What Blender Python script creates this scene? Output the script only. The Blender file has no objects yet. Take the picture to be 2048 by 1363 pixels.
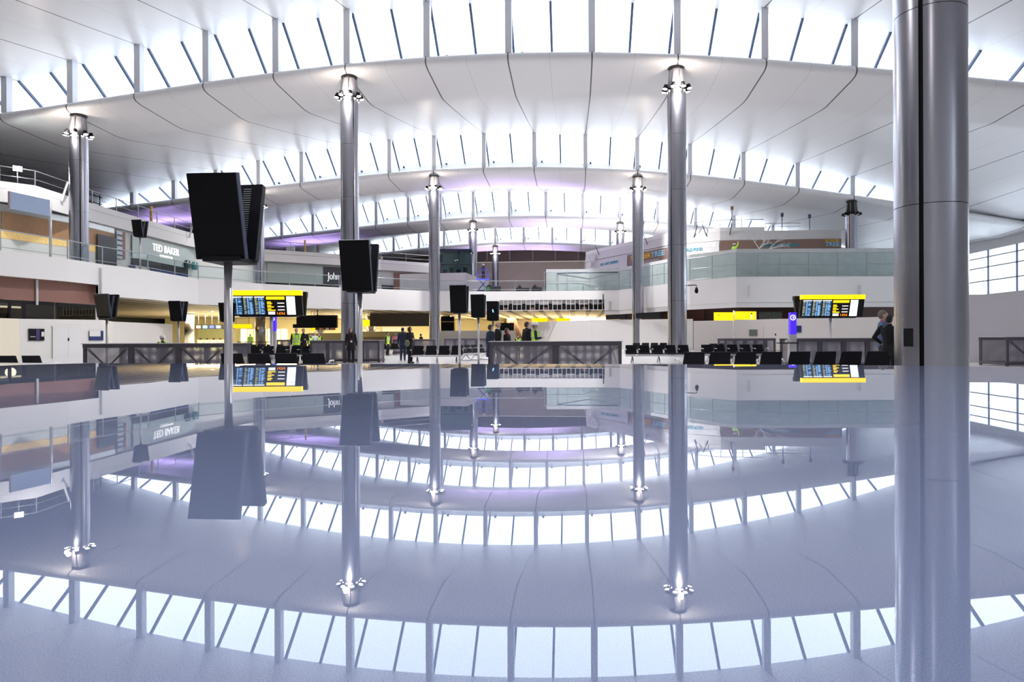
import bpy, bmesh, math, random
import numpy as np
from mathutils import Vector, Matrix
random.seed(7)
D = bpy.data
SC = bpy.context.scene
COL = SC.collection
PI = math.pi
# ------------------------------------------------------------------ camera
FPX = 1365.0                    # focal length in pixels of the 2048 px wide frame
EYE = 1.15
YAW = math.atan(127 / 1365.0)
CY, SY = math.cos(YAW), math.sin(YAW)
ROLL = 0.004
cam = D.cameras.new('camera')
camo = D.objects.new('camera', cam)
COL.objects.link(camo)
cam.sensor_width = 36
cam.lens = 36 * FPX / 2048
cam.shift_y = -4.5 / 2048
cam.clip_start = 0.005
cam.clip_end = 600
_R = Vector((CY, SY, 0)); _F = Vector((-SY, CY, 0)); _U = Vector((0, 0, 1))
_cr, _sr = math.cos(ROLL), math.sin(ROLL)
cx = _R * _cr - _U * _sr; cyv = _R * _sr + _U * _cr; cz = -_F
camo.matrix_world = Matrix(((cx.x, cyv.x, cz.x, 0), (cx.y, cyv.y, cz.y, 0), (cx.z, cyv.z, cz.z, EYE), (0, 0, 0, 1)))
SC.camera = camo
# ------------------------------------------------------------------ world, exposure
SC.view_settings.view_transform = 'Standard'
SC.view_settings.look = 'None'
SC.view_settings.gamma = 1.0
SC.view_settings.use_curve_mapping = False
SC.view_settings.exposure = 0.3
w = D.worlds.new('sky'); SC.world = w; w.use_nodes = True
bg = w.node_tree.nodes['Background']
bg.inputs[0].default_value = (0.83, 0.91, 1.0, 1)
bg.inputs[1].default_value = 3.2
SC.cycles.use_denoising = True
SC.cycles.max_bounces = 9
SC.cycles.diffuse_bounces = 5
SC.cycles.transparent_max_bounces = 16
SC.cycles.sample_clamp_indirect = 8

def light(name, kind, loc, power, color, size=1.0, sizey=None, rot=(0, 0, 0)):
    l = D.lights.new(name, kind); l.energy = power; l.color = color
    if kind == 'AREA':
        l.shape = 'RECTANGLE' if sizey else 'SQUARE'; l.size = size
        if sizey: l.size_y = sizey
    else:
        l.shadow_soft_size = size
    o = D.objects.new(name, l); o.location = loc; o.rotation_euler = rot; COL.objects.link(o)
    return o

# ------------------------------------------------------------------ pixel helpers (2048x1363 frame -> world)
def unroll(px, py=677):
    u = px - 1024; v = 677 - py
    return u + v * ROLL, v - u * ROLL
def XY(px, d):
    u, v = unroll(px); lat = u * d / FPX
    return (-d * SY + lat * CY, d * CY + lat * SY)
def ZZ(px, py, d):
    return EYE + unroll(px, py)[1] * d / FPX
def depth(x, y): return y * CY - x * SY
def onwall(poly, px, off=0.0):
    """where the line of sight through column px meets the polyline; returns x, y, angle of the wall"""
    u = unroll(px)[0] / FPX
    dx, dy = -SY + u * CY, CY + u * SY
    best = None
    for (x0, y0), (x1, y1) in zip(poly, poly[1:]):
        ex, ey = x1 - x0, y1 - y0
        det = dx * (-ey) + dy * ex
        if abs(det) < 1e-9: continue
        t = (x0 * (-ey) + y0 * ex) / det
        s = (dx * y0 - dy * x0) / det
        if t > 0 and -1e-6 <= s <= 1 + 1e-6 and (best is None or t < best[0]):
            best = (t, x0 + s * ex, y0 + s * ey, math.atan2(ey, ex))
    if best is None: raise ValueError('no wall at %s' % px)
    t, x, y, a = best
    nx, ny = math.sin(a), -math.cos(a)
    if nx * (-x) + ny * (-y) < 0:
        a += PI; nx, ny = -nx, -ny
    return x + nx * off, y + ny * off, a

# ------------------------------------------------------------------ materials
MATS = {}
def mat(name, col, rough=0.5, metal=0.0, emit=None, es=1.0, ior=None, coat=0.0, noise=None, bump=None, alpha=None, samp=True):
    if name in MATS: return MATS[name]
    m = D.materials.new(name); m.use_nodes = True; MATS[name] = m
    nt = m.node_tree; b = nt.nodes['Principled BSDF']
    b.inputs['Base Color'].default_value = (*col, 1)
    b.inputs['Roughness'].default_value = rough
    b.inputs['Metallic'].default_value = metal
    if ior: b.inputs['IOR'].default_value = ior
    if coat: b.inputs['Coat Weight'].default_value = coat; b.inputs['Coat Roughness'].default_value = 0.05
    if emit:
        b.inputs['Emission Color'].default_value = (*emit, 1); b.inputs['Emission Strength'].default_value = es
        if not samp: m.cycles.emission_sampling = 'NONE'
    if noise:
        sc, amt, st = noise
        tc = nt.nodes.new('ShaderNodeTexCoord'); mp = nt.nodes.new('ShaderNodeMapping'); n = nt.nodes.new('ShaderNodeTexNoise')
        mp.inputs['Scale'].default_value = st; n.inputs['Scale'].default_value = sc; n.inputs['Detail'].default_value = 5
        mx = nt.nodes.new('ShaderNodeMix'); mx.data_type = 'RGBA'
        mx.inputs[6].default_value = (*[max(0, c * (1 - amt)) for c in col], 1)
        mx.inputs[7].default_value = (*[min(1, c * (1 + amt)) for c in col], 1)
        nt.links.new(tc.outputs['Object'], mp.inputs[0]); nt.links.new(mp.outputs[0], n.inputs['Vector'])
        nt.links.new(n.outputs[0], mx.inputs[0]); nt.links.new(mx.outputs[2], b.inputs['Base Color'])
    if alpha is not None: b.inputs['Alpha'].default_value = alpha
    return m
def glass_mat(name, tint, refl=0.12, rough=0.0):
    m = D.materials.new(name); m.use_nodes = True; MATS[name] = m
    nt = m.node_tree; nt.nodes.clear()
    o = nt.nodes.new('ShaderNodeOutputMaterial'); t = nt.nodes.new('ShaderNodeBsdfTransparent'); g = nt.nodes.new('ShaderNodeBsdfGlossy')
    lw = nt.nodes.new('ShaderNodeLayerWeight'); mx = nt.nodes.new('ShaderNodeMixShader'); pw = nt.nodes.new('ShaderNodeMath'); mul = nt.nodes.new('ShaderNodeMath')
    t.inputs[0].default_value = (*tint, 1); g.inputs['Roughness'].default_value = rough
    lw.inputs[0].default_value = 0.5; pw.operation = 'POWER'; pw.inputs[1].default_value = 4.0
    mul.operation = 'MULTIPLY_ADD'; mul.inputs[1].default_value = 0.55; mul.inputs[2].default_value = refl * 0.4
    nt.links.new(lw.outputs['Facing'], pw.inputs[0]); nt.links.new(pw.outputs[0], mul.inputs[0]); nt.links.new(mul.outputs[0], mx.inputs[0])
    nt.links.new(t.outputs[0], mx.inputs[1]); nt.links.new(g.outputs[0], mx.inputs[2]); nt.links.new(mx.outputs[0], o.inputs[0])
    return m
WHITE = mat('white_board', (0.80, 0.79, 0.79), 0.55)
FASC = mat('white_fascia', (0.82, 0.81, 0.81), 0.5)
HOARD = mat('white_hoarding', (0.82, 0.80, 0.78), 0.55)
CREAM = mat('cream_hoarding', (0.85, 0.78, 0.62), 0.6)
STEEL = mat('satin_steel', (0.38, 0.38, 0.43), 0.25, 1.0)
POLE = mat('brushed_pole', (0.66, 0.64, 0.66), 0.38, 0.75)
DARK = mat('dark_core', (0.012, 0.012, 0.014), 0.6)
BLACK = mat('black_plastic', (0.006, 0.006, 0.009), 0.5, ior=1.3)
SCREEN = mat('black_screen', (0.002, 0.002, 0.004), 0.18, ior=1.25)
NAVY = mat('blue_grey_casing', (0.030, 0.045, 0.10), 0.5, ior=1.35)
SEATM = mat('black_leather', (0.007, 0.008, 0.013), 0.5, ior=1.3)
ALU = mat('polished_aluminium', (0.75, 0.75, 0.77), 0.22, 1.0)
RAILM = mat('grey_rail', (0.42, 0.44, 0.46), 0.35, 0.7)
BARR = mat('mauve_grey_frame', (0.085, 0.075, 0.095), 0.5, 0.1)
BARTOP = mat('barrier_capping', (0.42, 0.41, 0.45), 0.35, 0.5)
BROWN = mat('brown_panel', (0.30, 0.15, 0.12), 0.6, noise=(3, 0.25, (1, 1, 14)))
TIMBER = mat('timber_soffit', (0.42, 0.24, 0.12), 0.5, noise=(2, 0.3, (10, 1, 1)))
TAUPE = mat('taupe_sign_band', (0.24, 0.15, 0.12), 0.6)
BEIGE = mat('beige_wall', (0.86, 0.76, 0.62), 0.7, noise=(0.6, 0.10, (1, 1, 1)))
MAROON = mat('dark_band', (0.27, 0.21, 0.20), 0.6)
BOARDS = mat('mottled_boards', (0.60, 0.62, 0.63), 0.6, noise=(1.6, 0.16, (1, 1, 1)))
YELLOW = mat('yellow_sign_lit', (1, 0.72, 0.0), 0.5, emit=(1.0, 0.62, 0.0), es=1.0)
BLUEL = mat('blue_sign_lit', (0.05, 0.02, 0.8), 0.4, emit=(0.06, 0.015, 0.75), es=0.9)
BLUE = mat('blue_notice', (0.012, 0.03, 0.15), 0.5)
WLIT = mat('white_letters_lit', (0.9, 0.9, 0.9), 0.5, emit=(1, 0.98, 0.95), es=0.6)
TEAL = mat('teal_letters', (0.02, 0.30, 0.40), 0.5)
SKYB = mat('pale_blue_letters', (0.30, 0.58, 0.75), 0.5)
GOLD = mat('gold_letters', (0.85, 0.45, 0.03), 0.5)
GREYL = mat('grey_letters', (0.55, 0.55, 0.56), 0.5)
SHOPD = mat('dark_shopfront', (0.02, 0.022, 0.026), 0.25)
WARMW = mat('warm_wall', (0.74, 0.66, 0.40), 0.6)
GREENP = mat('green_glass_panel', (0.52, 0.60, 0.36), 0.3)
SKIN = mat('skin', (0.62, 0.36, 0.27), 0.5)
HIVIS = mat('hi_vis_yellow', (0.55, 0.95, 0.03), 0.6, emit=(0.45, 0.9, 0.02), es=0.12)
SILV = mat('reflective_tape', (0.55, 0.57, 0.58), 0.4)
HATW = mat('white_helmet', (0.92, 0.92, 0.92), 0.4)
HAIRK = mat('black_hair', (0.012, 0.010, 0.010), 0.5)
HAIRB = mat('brown_hair', (0.06, 0.035, 0.02), 0.6)
HAIRG = mat('grey_hair', (0.20, 0.17, 0.15), 0.6)
CLK = mat('black_cloth', (0.010, 0.010, 0.014), 0.85)
CLN = mat('navy_cloth', (0.020, 0.028, 0.060), 0.85)
CLB = mat('blue_jersey', (0.10, 0.16, 0.30), 0.85)
CLP = mat('pink_cloth', (0.55, 0.18, 0.26), 0.8)
CLR = mat('red_scarf', (0.35, 0.015, 0.03), 0.8)
CLW = mat('white_shirt', (0.75, 0.75, 0.78), 0.7)
SHOE = mat('black_shoe', (0.012, 0.012, 0.012), 0.35)
TAN = mat('olive_bag', (0.16, 0.15, 0.10), 0.6)
PAPER = mat('white_paper', (0.8, 0.8, 0.8), 0.6)
YPOST = mat('yellow_post', (0.80, 0.50, 0.12), 0.5)
SIGNB = mat('blank_blue_sign', (0.36, 0.46, 0.66), 0.5, noise=(9, 0.08, (1, 1, 1)))
LAMPW = mat('warm_lamp_lens', (1, 0.9, 0.8), 0.3, emit=(1.0, 0.86, 0.72), es=40, samp=False)
FLOODM = mat('flood_lamp_lens', (1, 1, 1), 0.3, emit=(0.85, 1.0, 0.95), es=150, samp=False)
TUBE = mat('fluorescent_tube', (1, 1, 1), 0.3, emit=(1.0, 0.95, 0.8), es=5)
VIOL = mat('violet_strip_lens', (0.7, 0.5, 1), 0.3, emit=(0.55, 0.32, 1.0), es=1.5)
GPANE = glass_mat('clear_pane', (0.93, 0.97, 0.97), 0.10)
GBAL = glass_mat('balustrade_glass', (0.86, 0.93, 0.93), 0.10)
GTEAL = glass_mat('green_tinted_glass', (0.80, 0.89, 0.88), 0.10)
GROOF = glass_mat('skylight_glass', (0.96, 0.98, 1.0), 0.05)
OFFGL = glass_mat('office_glass', (0.45, 0.60, 0.62), 0.14)

# roof shell: white panels with a dark joint every 5.3 m and a faint seam midway
JX0, JD = 6.5, 5.38
def roof_mat():
    m = D.materials.new('roof_panels'); m.use_nodes = True; nt = m.node_tree; b = nt.nodes['Principled BSDF']
    b.inputs['Roughness'].default_value = 0.34
    tc = nt.nodes.new('ShaderNodeTexCoord'); sp = nt.nodes.new('ShaderNodeSeparateXYZ'); nt.links.new(tc.outputs['Object'], sp.inputs[0])
    def M(op, a, bb=None, c=None):
        n = nt.nodes.new('ShaderNodeMath'); n.operation = op
        for i, v in enumerate((a, bb, c)):
            if v is None: continue
            if isinstance(v, (int, float)): n.inputs[i].default_value = v
            else: nt.links.new(v, n.inputs[i])
        return n.outputs[0]
    xs_ = M('ADD', sp.outputs[0], 15.02)                      # bays are 5.38 m wide, 4.9 m on the left side
    x = M('ADD', M('DIVIDE', M('MINIMUM', xs_, 0.0), 4.9), M('DIVIDE', M('MAXIMUM', xs_, 0.0), JD))
    x = M('ADD', x, 40.0)
    fr = M('ABSOLUTE', M('SUBTRACT', M('FRACT', M('ADD', x, 0.5)), 0.5))
    line = M('LESS_THAN', fr, 0.045 / JD)
    fr2 = M('ABSOLUTE', M('SUBTRACT', M('FRACT', x), 0.5))
    seam = M('LESS_THAN', fr2, 0.02 / JD)
    mx = nt.nodes.new('ShaderNodeMix'); mx.data_type = 'RGBA'
    mx.inputs[6].default_value = (0.82, 0.82, 0.84, 1); mx.inputs[7].default_value = (0.10, 0.09, 0.09, 1)
    nt.links.new(M('MAXIMUM', line, M('MULTIPLY', seam, 0.22)), mx.inputs[0]); nt.links.new(mx.outputs[2], b.inputs['Base Color'])
    return m
ROOFM = roof_mat()
def table_mat():
    m = D.materials.new('speckled_gloss_stone'); m.use_nodes = True; nt = m.node_tree; b = nt.nodes['Principled BSDF']
    b.inputs['Roughness'].default_value = 0.003; b.inputs['Specular Tint'].default_value = (0.86, 0.92, 1.0, 1); b.inputs['IOR'].default_value = 1.95
    tc = nt.nodes.new('ShaderNodeTexCoord'); n = nt.nodes.new('ShaderNodeTexNoise'); n.inputs['Scale'].default_value = 2600; n.inputs['Detail'].default_value = 2
    cr = nt.nodes.new('ShaderNodeValToRGB')
    cr.color_ramp.elements[0].position = 0.35; cr.color_ramp.elements[0].color = (0.25, 0.31, 0.52, 1)
    cr.color_ramp.elements[1].position = 0.65; cr.color_ramp.elements[1].color = (0.38, 0.45, 0.70, 1)
    nt.links.new(tc.outputs['Object'], n.inputs['Vector']); nt.links.new(n.outputs[0], cr.inputs[0]); nt.links.new(cr.outputs[0], b.inputs['Base Color'])
    return m
TABLEM = table_mat()
FLOORM = mat('pale_terrazzo', (0.68, 0.67, 0.68), 0.22, noise=(0.8, 0.08, (1, 1, 1)))
def mesh_screen_mat():
    m = D.materials.new('perforated_mesh'); m.use_nodes = True; nt = m.node_tree; b = nt.nodes['Principled BSDF']
    b.inputs['Base Color'].default_value = (0.30, 0.28, 0.34, 1); b.inputs['Metallic'].default_value = 0.5; b.inputs['Roughness'].default_value = 0.45
    tc = nt.nodes.new('ShaderNodeTexCoord'); v = nt.nodes.new('ShaderNodeTexVoronoi'); v.inputs['Scale'].default_value = 40
    v.inputs['Randomness'].default_value = 0.0
    g = nt.nodes.new('ShaderNodeMath'); g.operation = 'GREATER_THAN'; g.inputs[1].default_value = 0.50
    nt.links.new(tc.outputs['Object'], v.inputs['Vector']); nt.links.new(v.outputs['Distance'], g.inputs[0]); nt.links.new(g.outputs[0], b.inputs['Alpha'])
    return m
MESHM = mesh_screen_mat()
def slat_mat(name, c1, c2, scale, axis=0, rough=0.5, duty=0.5):
    m = D.materials.new(name); m.use_nodes = True; nt = m.node_tree; b = nt.nodes['Principled BSDF']; b.inputs['Roughness'].default_value = rough
    tc = nt.nodes.new('ShaderNodeTexCoord'); sp = nt.nodes.new('ShaderNodeSeparateXYZ'); nt.links.new(tc.outputs['Object'], sp.inputs[0])
    a = nt.nodes.new('ShaderNodeMath'); a.operation = 'MULTIPLY'; a.inputs[1].default_value = scale; nt.links.new(sp.outputs[axis], a.inputs[0])
    f = nt.nodes.new('ShaderNodeMath'); f.operation = 'FRACT'; nt.links.new(a.outputs[0], f.inputs[0])
    g = nt.nodes.new('ShaderNodeMath'); g.operation = 'GREATER_THAN'; g.inputs[1].default_value = duty; nt.links.new(f.outputs[0], g.inputs[0])
    mx = nt.nodes.new('ShaderNodeMix'); mx.data_type = 'RGBA'; mx.inputs[6].default_value = (*c1, 1); mx.inputs[7].default_value = (*c2, 1)
    nt.links.new(g.outputs[0], mx.inputs[0]); nt.links.new(mx.outputs[2], b.inputs['Base Color'])
    return m
SLATC = slat_mat('slatted_ceiling', (0.55, 0.46, 0.33), (0.08, 0.06, 0.05), 0.55, 0, 0.5, 0.68)

# ------------------------------------------------------------------ mesh builder
class MB:
    def __init__(s): s.v = []; s.f = []; s.sm = []
    def add(s, vs, fs, smooth=False):
        n = len(s.v); s.v += [tuple(v) for v in vs]; s.f += [tuple(i + n for i in f) for f in fs]; s.sm += [smooth] * len(fs); return s
    def box(s, x0, y0, z0, x1, y1, z1):
        vs = [(x, y, z) for z in (z0, z1) for y in (y0, y1) for x in (x0, x1)]
        return s.add(vs, [(0, 2, 3, 1), (4, 5, 7, 6), (0, 1, 5, 4), (2, 6, 7, 3), (0, 4, 6, 2), (1, 3, 7, 5)])
    def bar(s, a, b, w, h=None, up=(0, 0, 1)):
        a, b = Vector(a), Vector(b); h = h or w; d = (b - a).normalized(); u = Vector(up)
        if abs(d.dot(u)) > 0.98: u = Vector((0, 1, 0))
        r = d.cross(u).normalized() * (w / 2); u = r.cross(d).normalized() * (h / 2)
        vs = [p + q for p in (a, b) for q in (-r - u, r - u, r + u, -r + u)]
        return s.add(vs, [(3, 2, 1, 0), (4, 5, 6, 7), (0, 1, 5, 4), (1, 2, 6, 5), (2, 3, 7, 6), (3, 0, 4, 7)])
    def tube(s, pts, r, n=12, cap=True):
        pts = [Vector(p) for p in pts]; rs = r if isinstance(r, (list, tuple)) else [r] * len(pts)
        vs = []; fs = []
        ref = Vector((0, 0, 1)) if abs((pts[-1] - pts[0]).normalized().z) < 0.9 else Vector((1, 0, 0))
        for i, p in enumerate(pts):
            d = (pts[min(i + 1, len(pts) - 1)] - pts[max(i - 1, 0)]).normalized()
            a = d.cross(ref).normalized(); b = a.cross(d)
            vs += [p + (a * math.cos(2 * PI * k / n) + b * math.sin(2 * PI * k / n)) * rs[i] for k in range(n)]
        for i in range(len(pts) - 1):
            for k in range(n):
                k2 = (k + 1) % n
                fs.append((i * n + k, i * n + k2, (i + 1) * n + k2, (i + 1) * n + k))
        if cap:
            fs.append(tuple(range(n - 1, -1, -1))); fs.append(tuple(len(pts) * n - n + k for k in range(n)))
        return s.add(vs, fs, True)
    def ell(s, c, r, n=14, m=8, rot=None, z0=-1.0, z1=1.0):
        vs = []; fs = []
        t0, t1 = math.asin(z0), math.asin(z1)
        for i in range(m + 1):
            t = t0 + (t1 - t0) * i / m
            for k in range(n):
                p = Vector((math.cos(t) * math.cos(2 * PI * k / n) * r[0], math.cos(t) * math.sin(2 * PI * k / n) * r[1], math.sin(t) * r[2]))
                if rot is not None: p = rot @ p
                vs.append(p + Vector(c))
        for i in range(m):
            for k in range(n):
                k2 = (k + 1) % n; fs.append((i * n + k, i * n + k2, (i + 1) * n + k2, (i + 1) * n + k))
        fs.append(tuple(range(n - 1, -1, -1))); fs.append(tuple(m * n + k for k in range(n)))
        return s.add(vs, fs, True)
    def loft(s, secs, n=20):
        """secs: (cx, cy, z, rx, ry) stacked ellipses"""
        vs = []; fs = []
        for (x, y, z, rx, ry) in secs:
            vs += [(x + rx * math.cos(2 * PI * k / n), y + ry * math.sin(2 * PI * k / n), z) for k in range(n)]
        for i in range(len(secs) - 1):
            for k in range(n):
                k2 = (k + 1) % n; fs.append((i * n + k, i * n + k2, (i + 1) * n + k2, (i + 1) * n + k))
        fs.append(tuple(range(n - 1, -1, -1))); fs.append(tuple((len(secs) - 1) * n + k for k in range(n)))
        return s.add(vs, fs, True)
    def prism(s, poly, z0, z1):
        n = len(poly)
        vs = [(x, y, z0) for x, y in poly] + [(x, y, z1) for x, y in poly]
        fs = [(i, (i + 1) % n, n + (i + 1) % n, n + i) for i in range(n)] + [tuple(range(n - 1, -1, -1)), tuple(range(n, 2 * n))]
        return s.add(vs, fs)
    def build(s, name, m, parent=None, bevel=0, merge=True):
        me = D.meshes.new(name); me.from_pydata([tuple(v) for v in s.v], [], s.f)
        for p, q in zip(me.polygons, s.sm): p.use_smooth = q
        bm = bmesh.new(); bm.from_mesh(me)
        if merge: bmesh.ops.remove_doubles(bm, verts=bm.verts, dist=1e-5)
        big = [f for f in bm.faces if len(f.verts) > 4]
        if big: bmesh.ops.triangulate(bm, faces=big)
        bmesh.ops.recalc_face_normals(bm, faces=bm.faces)
        bm.to_mesh(me); bm.free()
        me.materials.append(m)
        o = D.objects.new(name, me); COL.objects.link(o)
        if parent: o.parent = parent
        if bevel:
            md = o.modifiers.new('bevel', 'BEVEL'); md.width = bevel; md.segments = 2; md.limit_method = 'ANGLE'
        return o

def thing(name, label, cat, loc=(0, 0, 0), rz=0, group=None):
    o = D.objects.new(name, None); o.empty_display_size = 0.2; COL.objects.link(o)
    o.location = loc; o.rotation_euler = (0, 0, rz); o['label'] = label; o['category'] = cat
    if group: o['group'] = group
    return o
def tag(o, label, cat, group=None):
    o['label'] = label; o['category'] = cat
    if group: o['group'] = group
    return o
def struct(o): o['kind'] = 'structure'; return o
def copy_thing(root, loc, rz, label, group=None):
    r = root.copy(); COL.objects.link(r); r.location = loc; r.rotation_euler = (0, 0, rz); r['label'] = label
    if group: r['group'] = group
    for ch in list(root.children):
        c = ch.copy(); COL.objects.link(c); c.parent = r
        for g in list(ch.children):
            d = g.copy(); COL.objects.link(d); d.parent = c
    return r
def text(name, s, size, m, parent, loc, ext=0.01, rz=0, width=None, bold=0):
    """standing text: reads along local x, faces local -y"""
    cu = D.curves.new(name, 'FONT'); cu.body = s; cu.size = size; cu.extrude = ext; cu.align_x = 'CENTER'; cu.align_y = 'CENTER'; cu.offset = bold * size
    cu.resolution_u = 4
    t = D.objects.new(name, cu); COL.objects.link(t)
    bpy.context.view_layer.update()
    me = D.meshes.new_from_object(t.evaluated_get(bpy.context.evaluated_depsgraph_get()))
    D.objects.remove(t); D.curves.remove(cu)
    me.materials.clear(); me.materials.append(m)
    if width and me.vertices:
        xs = [v.co.x for v in me.vertices]; k = width / (max(xs) - min(xs))
        for v in me.vertices: v.co.x *= k
    o = D.objects.new(name, me); COL.objects.link(o); o.parent = parent
    o.location = loc; o.rotation_euler = (PI / 2, 0, rz)
    return o

# wall following a polyline; points (x, y, zbottom, ztop); thickness goes away from the camera
def strip(pts, th=0.3, subdiv=None):
    mb = MB(); P = []
    for (x, y, z0, z1) in pts:
        l = math.hypot(x, y); P.append((x, y, x + x / l * th, y + y / l * th, z0, z1))
    for a, b in zip(P, P[1:]):
        vs = [(a[0], a[1], a[4]), (b[0], b[1], b[4]), (b[0], b[1], b[5]), (a[0], a[1], a[5]),
              (a[2], a[3], a[4]), (b[2], b[3], b[4]), (b[2], b[3], b[5]), (a[2], a[3], a[5])]
        mb.add(vs, [(0, 1, 2, 3), (5, 4, 7, 6), (3, 2, 6, 7), (1, 0, 4, 5), (0, 3, 7, 4), (2, 1, 5, 6)])
    return mb

# ================================================================== SETTING
FZ = 0.0
struct(MB().box(-62, -25, -0.3, 46, 152, 0).build('floor', FLOORM))
# ---- roof profile tables (height above eye level, by X), read off each clerestory line
TB = {1: [(-39.1, 15.95), (-34.5, 16.38), (-29.9, 16.89), (-25.1, 17.42), (-20.2, 17.94), (-15.1, 18.29), (-9.9, 18.5), (-4.5, 18.57), (1.0, 18.36), (6.5, 17.97), (12.2, 17.42), (17.7, 16.81), (23.9, 15.86), (27.1, 15.43)],
      2: [(-48.5, 15.24), (-44.3, 15.75), (-33.3, 16.87), (-30.0, 17.17), (-19.9, 17.99), (-14.8, 18.18), (-9.7, 18.3), (-4.4, 18.21), (1.0, 18.01), (6.2, 17.56), (11.6, 17.05), (17.0, 16.34), (22.4, 15.39), (27.7, 14.45), (32.0, 13.8)],
      3: [(-44.6, 15.87), (-39.8, 16.31), (-30.1, 17.18), (-25.0, 17.6), (-19.8, 17.95), (-14.9, 18.07), (-9.7, 18.11), (-4.4, 18.07), (0.8, 17.82), (6.1, 17.56), (11.3, 16.95), (16.7, 16.27), (27.7, 14.5)],
      4: [(-44.6, 15.8), (-35.2, 16.85), (-30.0, 17.34), (-20.0, 18.13), (-14.8, 18.23), (-9.8, 18.23), (-4.5, 18.05), (0.6, 17.78), (5.8, 17.32), (16.7, 16.1), (27.7, 14.4)]}
TT = {1: [(-50, 16.3), (-38.7, 18.44), (-34.2, 19.6), (-29.6, 20.49), (-24.9, 21.23), (-20.0, 21.84), (-14.9, 22.22), (-4.5, 22.35), (6.3, 21.6), (11.9, 20.87), (17.4, 19.76), (23.9, 18.45), (27.1, 17.61), (36, 14.5)],
      2: [(-49.7, 16.55), (-34.6, 19.81), (-29.8, 20.76), (-19.9, 21.82), (-14.8, 22.08), (-9.7, 22.13), (-4.4, 21.96), (1.0, 21.63), (6.2, 21.05), (11.6, 20.31), (16.8, 19.28), (22.2, 18.1), (27.5, 16.58), (37, 13.3)],
      3: [(-50, 16.4), (-44.5, 17.84), (-39.8, 19.03), (-29.9, 20.85), (-25.0, 21.33), (-14.9, 22.0), (-9.7, 22.0), (-4.4, 21.66), (6.1, 20.68), (11.3, 19.91), (16.7, 18.93), (27.5, 16.4), (37, 13.2)],
      4: [(-50, 16.2), (-40, 18.6), (-30, 20.4), (-20, 21.2), (-14.8, 21.3), (-9.7, 21.24), (0.6, 20.86), (11.3, 19.7), (22, 17.6), (30, 15.4), (37, 13.1)]}
def fitter(L):
    P = np.array(L); q = np.polyfit(P[:, 0], P[:, 1], 4); lo, hi = P[0, 0], P[-1, 0]
    d = np.polyder(q); sl = max(0.10, min(0.24, np.polyval(d, lo))); sh = min(-0.15, max(-0.26, np.polyval(d, hi)))
    def f(x):
        if x < lo: return float(np.polyval(q, lo) + (x - lo) * sl)
        if x > hi: return float(np.polyval(q, hi) + (x - hi) * sh)
        return float(np.polyval(q, x))
    return f
FB = {k: fitter(v) for k, v in TB.items()}; FT = {k: fitter(v) for k, v in TT.items()}
def zb(i, x): return EYE + FB[min(4, max(1, i))](x)
def zt(i, x):
    b = zb(i, x); return max(b + 0.03, EYE + FT[min(4, max(1, i))](x))
YR = {-1: -12, 0: 16, 1: 44, 2: 72, 3: 100, 4: 128, 5: 156}
def upst(i, x): return 0.40 * (zt(i, x) - zb(i, x))
JOINTS = [-15.02 + 4.9 * k for k in range(-9, 0)] + [-15.02 + 5.38 * k for k in range(0, 12)]
XS = [-62.2] + [a + (b - a) * q / 5 for a, b in zip(JOINTS, JOINTS[1:]) for q in range(5)] + [JOINTS[-1], 46]
for i in range(-1, 5):
    Y0, Y1 = YR[i], YR[i + 1]
    rows = []
    for x in XS:
        b = zb(i, x); t = zt(i + 1, x) if i + 1 <= 4 else zt(4, x) ; u = upst(i, x)
        cr = b - 0.92
        prof = [(4.25, b + u), (4.2, b + 0.20), (0.7, b + 0.12), (0.15, b + 0.02), (-0.2, b - 0.12), (-0.36, b - 0.32), (-0.34, b - 0.52), (-0.12, b - 0.68), (0.4, b - 0.76),
                (2.5, b - 0.84), (4.7, cr), (5.4, cr + 0.03), (6.2, cr + 0.12)]
        L = Y1 - Y0
        for k in range(1, 9):
            q = k / 8; prof.append((6.2 + (L + 1.3 - 6.2) * q, (cr + 0.12) + (t - cr - 0.12) * (q * 0.92 + 0.08 * q * q)))
        rows.append([(x, Y0 + o, z) for o, z in prof])
    n = len(rows[0]); mb = MB(); vs = [p for r in rows for p in r]
    fs = [(a * n + k, (a + 1) * n + k, (a + 1) * n + k + 1, a * n + k + 1) for a in range(len(rows) - 1) for k in range(n - 1)]
    mb.add(vs, fs, True)
    o = struct(mb.build('ceiling', ROOFM, merge=False))
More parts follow.
